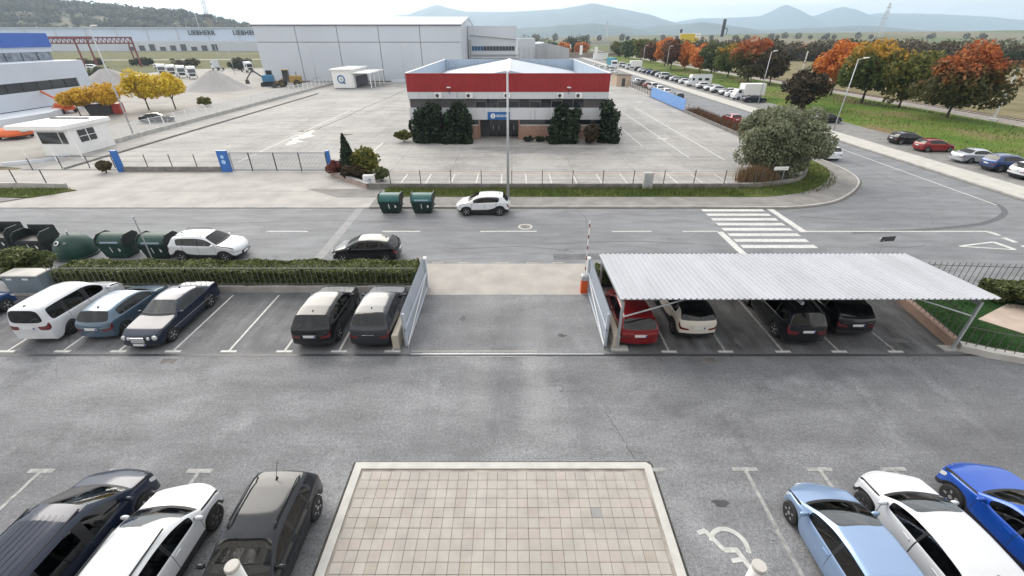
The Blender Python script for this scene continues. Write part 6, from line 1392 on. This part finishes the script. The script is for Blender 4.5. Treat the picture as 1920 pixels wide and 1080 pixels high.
# dark shrubs before the office
def bush(name, label, loc, rx, ry, h, mat, n, leaf, seed, cone=0, cat='bush', group=None, lobes=22, stems=True, lr=None):
    t = thing(name, label, cat, loc, 0, group); P, d = crown_pts(n, rx * .8, ry * .8, h * .42, h * .5, lobes, lr or min(rx, h * .5) * .42, seed, 0, cone); P[:, 2] = np.maximum(P[:, 2], .03); link('foliage', leaf_mesh('foliage', P, leaf, mat, .25, np.random.default_rng(seed), Nrm=d), t)
    if stems:
        mb = MB(); rs = random.Random(seed)
        for k in range(4): a = rs.uniform(0, 6.3); mb.tube((0, 0, 0), (math.cos(a) * rx * .4, math.sin(a) * ry * .4, h * .6), .04 + h * .008, 5, .015)
        mb.build('stem', MT['bark'], t)
    return t
gq = 'dark evergreens before the office'
def block_bush(name, label, loc, x0, x1, dy, h, n, seed, taper=.1):
    t = thing(name, label, 'evergreen', loc, 0, gq); rs = np.random.default_rng(seed); m = 60
    L_ = np.c_[rs.uniform(x0, x1, m), rs.uniform(-dy, dy, m), rs.uniform(.1, 1, m)]; top = h * (.80 + .12 * np.sin(L_[:, 0] * 2.3 + seed) + rs.uniform(-.12, .12, m)); f = 1 - taper * L_[:, 2]; L_[:, 0] = (x0 + x1) / 2 + (L_[:, 0] - (x0 + x1) / 2) * f; L_[:, 2] = rs.uniform(.1, 1, m) * top; m2 = m // 3; L_[:m2, 2] = rs.uniform(.25, .6, m2)
    k = rs.integers(0, m, n); d = rs.normal(size=(n, 3)); d /= np.linalg.norm(d, axis=1, keepdims=True); P = L_[k] + d * np.array([.68, .55, .75]) * rs.uniform(.6, 1.1, (n, 1)); P[:, 2] = np.maximum(P[:, 2], .03)
    link('foliage', leaf_mesh('foliage', P, .2, F['dark'], .35, rs, Nrm=d), t); mb = MB()
    for q in range(6): mb.tube((x0 + (x1 - x0) * (q + .5) / 6, 0, 0), (x0 + (x1 - x0) * (q + .5) / 6 + rs.uniform(-.3, .3), rs.uniform(-.3, .3), h * .75), .08, 5, .02)
    mb.build('stem', MT['bark'], t); return t
block_bush('evergreen', 'tall dark evergreen at the left corner of the office', (-10.6, 58.4, .1), -1.7, 1.6, .9, 5.0, 9000, 31); block_bush('evergreen', 'dark evergreen left of the office entrance', (-7.2, 58.3, .1), -1.7, 1.7, .9, 4.7, 9000, 32)
block_bush('evergreen', 'dark rounded evergreen right of the office entrance', (6.7, 58.2, .1), -1.9, 1.9, .9, 4.8, 10000, 33, .3); block_bush('evergreen', 'dark pointed evergreen at the right corner of the office', (12.3, 58.4, .1), -1.0, 1.1, .8, 5.4, 6500, 34, .6)
bush('shrub', 'rusty brown shrub between the two right evergreens', (10.0, 57.3, .1), 1.4, 1.1, 2.6, F['darkbrown'], 2600, .14, 35); bush('shrub', 'low round olive shrub left of the office corner', (-14.0, 58.6, .1), 1.5, 1.1, 1.6, F['olivegold'], 2600, .12, 36); bush('shrub', 'slim dark cypress beside the office corner', (-13.6, 61.5, .1), .45, .45, 2.9, F['dark'], 1500, .12, 37, .8)
for i, (x, w) in enumerate(((2.2, .9), (3.6, 1.0), (4.8, .8))): bush('shrub', ['low dark shrub at the right door pillar', 'low dark shrub under the brick window', 'low dark shrub against the round evergreen'][i], (x, 58.6, .1), w, .6, .8, F['dark'], 700, .12, 40 + i, group='low shrubs by the entrance')
# shrub cluster beside the mesh gate
rs0 = np.random.default_rng(49)
t = thing('cypress', 'dark leaning cypress in the shrub cluster by the mesh gate', 'cypress', (-15.7, 42.6, .1)); n = 4500; q = rs0.uniform(0, 1, n) ** 1.4; a = rs0.uniform(0, 6.283, n); rd = .95 * (1 - q) ** .8 * (1 + .18 * np.sin(a * 3 + q * 9)) * rs0.uniform(.65, 1.05, n)
link('foliage', leaf_mesh('foliage', np.c_[rd * np.cos(a) - q * .25, rd * np.sin(a), .15 + q * 3.8], .13, F['dark'], .5, rs0, Nrm=np.c_[np.cos(a), np.sin(a), a * 0 + .4]), t); MB().tube((0, 0, 0), (-.2, 0, 3.4), .09, 6, .02).build('trunk', MT['bark'], t)
bush('shrub', 'yellow-green leafy shrub right of the leaning cypress', (-14.0, 42.2, .1), 1.7, 1.2, 3.4, F['olivegold'], 2400, .17, 51, lobes=40)
bush('shrub', 'red twiggy shrub at the end of the mesh gate', (-17.0, 42.5, .1), 1.2, 1.0, 1.7, F['redtwig'], 4200, .1, 52); bush('shrub', 'dull brown shrub at the foot of the cluster', (-14.9, 41.2, .1), 2.2, 1.2, 1.6, F['darkbrown'], 5000, .12, 53, lobes=34); bush('shrub', 'dark green shrub behind the white meter box', (-12.3, 40.9, .1), 1.2, 1.0, 1.6, F['hedge'], 2600, .11, 54)
bush('shrub', 'dry grey bush beside the left blue pillar', (-40.9, 43.9, .05), .9, .7, 1.4, F['scrub'], 1500, .12, 55); bush('shrub', 'large light green bush above the grey cabinet at the left edge', (-27.2, 21.6, 0), 2.0, 1.3, 2.1, F['hedge'], 6000, .09, 56)
# left hedge behind the railing
def box_leaves(x0, x1, y0, y1, z0, z1, n, seed, wob=.08):
    rs = np.random.default_rng(seed); A = np.array([(x1 - x0) * (y1 - y0), (x1 - x0) * (z1 - z0), (x1 - x0) * (z1 - z0), (y1 - y0) * (z1 - z0) * 2]); k = rs.choice(4, n, p=A / A.sum()); P = rs.uniform(0, 1, (n, 3)) * [x1 - x0, y1 - y0, z1 - z0] + [x0, y0, z0]
    Nn = np.zeros((n, 3)); dep = np.abs(rs.normal(0, .09, n)); bump = np.sin(P[:, 0] * 2.1) * wob + np.sin(P[:, 0] * 5.3 + P[:, 1] * 3) * wob * .6
    P[k == 0, 2] = (z1 - dep + bump)[k == 0]; Nn[k == 0, 2] = 1; P[k == 1, 1] = (y0 + dep - bump)[k == 1]; Nn[k == 1, 1] = -1; P[k == 2, 1] = (y1 - dep + bump)[k == 2]; Nn[k == 2, 1] = 1; sd = rs.random(n) < .5; P[(k == 3) & sd, 0] = x0 + dep[(k == 3) & sd]; P[(k == 3) & ~sd, 0] = x1 - dep[(k == 3) & ~sd]; return P, Nn
def hedge(label, x0, x1, y0, y1, z1, n, seed, mat='hedge'):
    t = thing('hedge', label, 'hedge', ((x0 + x1) / 2, (y0 + y1) / 2, 0)); cx, cy = (x0 + x1) / 2, (y0 + y1) / 2; P, Nn = box_leaves(x0, x1, y0, y1, .25, z1, n, seed); P[:, 0] -= cx; P[:, 1] -= cy
    link('foliage', leaf_mesh('foliage', P, .085, F[mat], .2, np.random.default_rng(seed), Nrm=Nn), t); MB().box(x0 - cx + .2, x1 - cx - .2, y0 - cy + .25, y1 - cy - .25, 0, z1 - .3).build('inner_branches', MT['bark'], t); return t
hedge('long clipped green hedge behind the left railing', -24.6, -5.2, 20.52, 21.95, 1.15, 44000, 60); hedge('short hedge behind the carport', 4.6, 20.2, 20.7, 21.5, 1.2, 14000, 61)
hedge('dark clipped hedge at the right edge behind the lawn', 24.6, 34, 19.0, 20.0, 1.0, 9000, 62); bush('shrub', 'broad dark shrub on the right lawn by the street railing', (26.2, 18.6, .1), 2.1, 1.2, 1.5, F['hedge'], 5000, .09, 63)
# weeds and reeds under the olive, dry weeds along the side fence
def blades(name, pts, h, mat, seed, parent=None, w=.02, lean=.35):
    rs = np.random.default_rng(seed); n = len(pts); P = np.array(pts, float); a = rs.uniform(0, 6.283, n); hh = h * rs.uniform(.45, 1.2, n); l = lean * hh * rs.uniform(.2, 1.2, n); V = np.empty((n, 3, 3)); dx, dy = np.cos(a), np.sin(a)
    V[:, 0] = P + np.c_[-dy * w, dx * w, 0 * a]; V[:, 1] = P + np.c_[dy * w, -dx * w, 0 * a]; V[:, 2] = P + np.c_[dx * l, dy * l, hh]
    me = bpy.data.meshes.new(name); me.vertices.add(3 * n); me.vertices.foreach_set('co', V.reshape(-1)); me.loops.add(3 * n); me.loops.foreach_set('vertex_index', np.arange(3 * n, dtype=np.int32)); me.polygons.add(n); me.polygons.foreach_set('loop_start', np.arange(0, 3 * n, 3, dtype=np.int32)); me.polygons.foreach_set('loop_total', np.full(n, 3, dtype=np.int32))
    at = me.attributes.new('tone', 'FLOAT', 'FACE'); at.data.foreach_set('value', np.clip(rs.normal(.5, .25, n), 0, 1).astype(np.float32)); me.update(); me.materials.append(mat); return link(name, me, parent)
rs = np.random.default_rng(70)
def stuff(o, label, cat): return tag(o, label, cat, kind='stuff')
n = 6500; pts = np.c_[22.9 + rs.normal(0, .6, n), 40.5 + rs.normal(0, .5, n), np.full(n, .12)]; stuff(blades('reeds', pts, 1.35, F['reed'], 71, w=.03), 'tall brown reeds at the foot of the olive tree', 'reeds')
n = 9000; x = rs.uniform(-11, 30, n); y = np.where(x < 20, rs.uniform(36.2, 38.4, n), 0); m_ = x >= 20; ang = rs.uniform(-1.5, .1, n); 
th = rs.uniform(R(-104), R(2), n); rad = rs.uniform(7.4, 10.2, n); x = np.where(m_, 22.3 + rad * np.cos(th), x); y = np.where(m_, 46.6 + rad * np.sin(th) , y); pts = np.c_[x, y, np.full(n, .15)]; stuff(blades('verge_grass', pts, .32, F['grass'], 72, w=.025), 'rough grass on the far verge', 'grass')
n = 2500; pts = np.c_[rs.uniform(-52, -39.5, n), rs.uniform(36.3, 38.4, n), np.full(n, .14)]; stuff(blades('verge_grass', pts, .22, F['grass'], 73, w=.025), 'green grass strip at the far left kerb', 'grass')
n = 9000; pts = np.c_[rs.uniform(31.3, 33.6, n), 50 + 34 * rs.uniform(0, 1, n) ** 1.0, np.full(n, .12)]; stuff(blades('dry_weeds', pts, .95, F['brown'], 74, w=.035), 'dry brown weeds along the side fence', 'weeds')
n = 16000; pts = np.c_[rs.uniform(20.2, 33, n), rs.uniform(12.5, 20.2, n), np.full(n, .14)]; k = ((pts[:, 1] > 15.9 - (pts[:, 0] - 19.8) * .42) & ~((pts[:, 0] > 22.5) & (pts[:, 1] < 18.4) & (pts[:, 1] > 12.6 + (31 - pts[:, 0]) * .36))); stuff(blades('lawn_grass', pts[k], .10, F['lawn'], 75, w=.012), 'short dark green grass of the right lawn', 'grass')
n = 14000; yy = 22 + 170 * rs.uniform(0, 1, n) ** 1.5; xx = rs.uniform(53.6, 75, n); pts = np.c_[xx, yy, np.interp(xx, [p[0] for p in prof], [p[1] for p in prof]) * .92]; stuff(blades('bank_grass', pts, .38, F['grass'], 76, w=.05), 'rough grass tufts on the bank', 'grass')
# autumn trees on the bank
ga = 'autumn trees along the side road'
for i, (x, y, h, w, f, n, lf, lb) in enumerate((
    (53.4, 86.4, 6.4, 5.8, 'darkbrown', 4500, .26, 'small dark purple-brown tree left of the bright orange one'), (68.5, 102, 9.6, 7.5, 'orange', 5500, .27, 'bright orange tree behind the big golden green tree'), (67.2, 90.5, 10.4, 10.0, 'goldtop', 9000, .26, 'biggest tree, green with a golden top, behind the lamp post'), (69.2, 83.8, 8.5, 6.8, 'olivegold', 5000, .25, 'slim olive and gold tree between the two big ones'), (67.0, 71.4, 9.4, 9.6, 'redtop', 9500, .24, 'broad tree with red top at the right of the bank'),
    (65.6, 134, 9.6, 9.0, 'redtop', 6500, .3, 'red-topped tree above the white parked cars'), (66.5, 124, 8.4, 6.5, 'darkbrown', 4000, .3, 'dark tree left of the pale street lamp'), (66, 148, 9.8, 8, 'goldtop', 4500, .34, 'yellow-green tree left of the red-topped one'), (65.5, 160, 9.2, 7.5, 'green', 4000, .34, 'green tree in the middle of the roadside row'), (65.8, 171, 8.0, 7.0, 'orange', 3600, .36, 'orange tree beside the green one in the row'), (65.2, 184, 8.6, 7.5, 'orange', 3600, .38, 'light orange tree right of the rust coloured tree'),
    (60.5, 186, 9.8, 7.5, 'brown', 3600, .38, 'rust coloured tree behind the parked van'), (64.8, 208, 10.2, 8, 'orange', 3400, .42, 'tall orange-red tree below the billboard'), (65, 230, 8.2, 8, 'brown', 3000, .45, 'brown tree left of the tall orange-red one'), (66, 252, 10, 9, 'olivegold', 3000, .48, 'olive tree far down the row'), (65, 276, 9, 9, 'green', 2600, .5, 'green tree near the far end of the row'), (66, 304, 8, 9, 'olivegold', 2400, .55, 'last olive tree before the overpass'), (33, 322, 8, 8, 'orange', 2200, .55, 'orange tree left of the far road'), (46, 330, 8, 8, 'orange', 2200, .55, 'orange tree right of the far banners'))):
    z = 0.9 if 54 < x and y < 330 else 0; tree('autumn_tree', lb, (x, y, z), h * 1.06, w * 1.2, F[f], int(n * 1.3), lf * 1.15, 100 + i, fork=h * .17, group=ga, lobes=40)
# yellow trees on the left
for i, (x, y, h, w, f, lb) in enumerate(((-70.2, 80.0, 4.6, 6.8, 'orangey', 'low golden tree above the dark container'), (-68.0, 87.5, 6.3, 6.8, 'yellow', 'yellow tree left of the pair behind the white fence'), (-63.9, 88.8, 6.1, 6.4, 'yellow', 'yellow tree right of the pair behind the white fence'), (-74, 79.6, 4.2, 5, 'orangey', 'golden tree beside the boom lift'))): tree('yellow_tree', lb, (x, y, 0), h, w, F[f], 4500, .22, 140 + i, fork=1.7, group='yellow trees by the left fence', low=2.0)
bush('shrub', 'yellowing bush by the white fence right of the yellow trees', (-60.8, 93, 0), 2.0, 1.2, 1.8, F['olivegold'], 1500, .18, 150)
for i, (x, y, rx, h, f) in enumerate(((-112, 200, 5, 4, 'scrubgreen'), (-135, 158, 6, 3.2, 'green'), (-97, 215, 5, 4, 'scrub'), (-150, 225, 9, 3, 'scrub'), (-128, 232, 8, 3, 'scrub'), (-175, 232, 9, 3, 'scrubgreen'), (-107, 232, 6, 3.5, 'scrubgreen'), (-203, 236, 10, 3, 'scrub'), (-126, 150, 5, 3, 'scrubgreen'))): bush('thicket', ['dark round thicket behind the white lorries', 'green thicket behind the white office', 'scrubby thicket near the hangar corner', 'brown thicket on the meadow edge', 'brown thicket behind the lone lorry', 'green thicket below the gantry', 'green thicket left of the hangar', 'brown thicket left of the gantry legs', 'low green thicket beside the earthworks'][i], (x, y, 0), rx, 3, h, F[f], 1800, .4, 160 + i, cat='thicket', lr=1.3)
tree('autumn_tree', 'lone orange tree by the hangar corner', (-107, 260, 0), 7, 8, F['orange'], 1500, .5, 170)
# hedgerow, far tree belts and the wood on the hill: masses nobody could count
def belt(name, pts, n, h, w, leaf, mat, seed, label, cat, cl=60, parent=None):
    rs = np.random.default_rng(seed); P = np.array(pts, float); seg = np.linalg.norm(np.diff(P, axis=0), axis=1); cum = np.r_[0, np.cumsum(seg)]; ce = rs.uniform(0, cum[-1], cl); cx = np.interp(ce, cum, P[:, 0]); cy = np.interp(ce, cum, P[:, 1]); cz = np.interp(ce, cum, P[:, 2]); ch = h * rs.uniform(.5, 1.15, cl); off = rs.uniform(-1, 1, cl) * w; k = rs.integers(0, cl, n); d = rs.normal(size=(n, 3)); d /= np.linalg.norm(d, axis=1, keepdims=True); rr2 = rs.uniform(.5, 1.05, n) ** .6
    C = np.c_[cx[k], cy[k] + off[k], cz[k] + ch[k] * .5] + d * rr2[:, None] * np.c_[ch[k] * .55, ch[k] * .55, ch[k] * .55]; C[:, 2] = np.maximum(C[:, 2], cz[k] + .05); return stuff(link(name, leaf_mesh(name, C, leaf, mat, .3, rs, Nrm=d)), label, cat)
hr = [(95, 335, 0), (150, 290, 0), (190, 262, 0), (232, 225, 0), (275, 195, 0), (340, 160, 0)]
belt('hedgerow', hr, 42000, 9.5, 12, .75, F['scrub'], 200, 'brown autumn scrub belt beyond the railway', 'hedgerow', 170); belt('hedgerow', hr, 30000, 8.5, 16, .75, F['scrubgreen'], 201, 'dark green scrub mixed in the belt beyond the railway', 'hedgerow', 110); belt('hedgerow', hr, 4500, 8.5, 12, .5, F['orange'], 202, 'scattered orange shrubs in the belt beyond the railway', 'hedgerow', 12)
belt('tree_belt', [(8, 400, 0), (60, 395, 0)], 6000, 11, 14, .7, F['scrubgreen'], 203, 'dark tree belt behind the grey warehouse', 'tree belt', 22); belt('tree_belt', [(140, 420, 0), (230, 380, 0), (330, 320, 0)], 9000, 10, 18, .75, F['scrub'], 204, 'bare brown tree belt beyond the billboard', 'tree belt', 40)
belt('tree_belt', [(-50, 950, 4), (400, 1000, 6), (900, 1000, 8), (1400, 900, 8)], 9000, 11, 60, 1.6, F['wood'], 205, 'scattered trees on the far farmland', 'tree belt', 60)
belt('hill_wood', [(-1250, 940, 66), (-1000, 945, 66), (-883, 950, 62), (-705, 955, 49), (-588, 955, 40), (-528, 958, 26), (-470, 960, 12)], 26000, 12, 40, 2.2, F['wood'], 206, 'thin wood along the crest of the left hill', 'wood', 420)
belt('hill_wood', [(-1250, 860, 36), (-883, 865, 36), (-700, 870, 28), (-588, 880, 20), (-500, 890, 8)], 30000, 13, 70, 2.4, F['wood'], 207, 'scrub covering the slope of the left hill', 'wood', 520)
belt('hill_wood', [(-1250, 905, 54), (-883, 908, 52), (-700, 912, 41), (-588, 918, 31), (-500, 925, 15)], 30000, 13, 60, 2.4, F['wood'], 208, 'wood in the middle of the left hill slope', 'wood', 500)
belt('hill_wood', [(-1250, 820, 20), (-883, 825, 20), (-700, 835, 15), (-560, 845, 8)], 26000, 12, 60, 2.4, F['wood'], 209, 'scrub at the foot of the left hill', 'wood', 420)
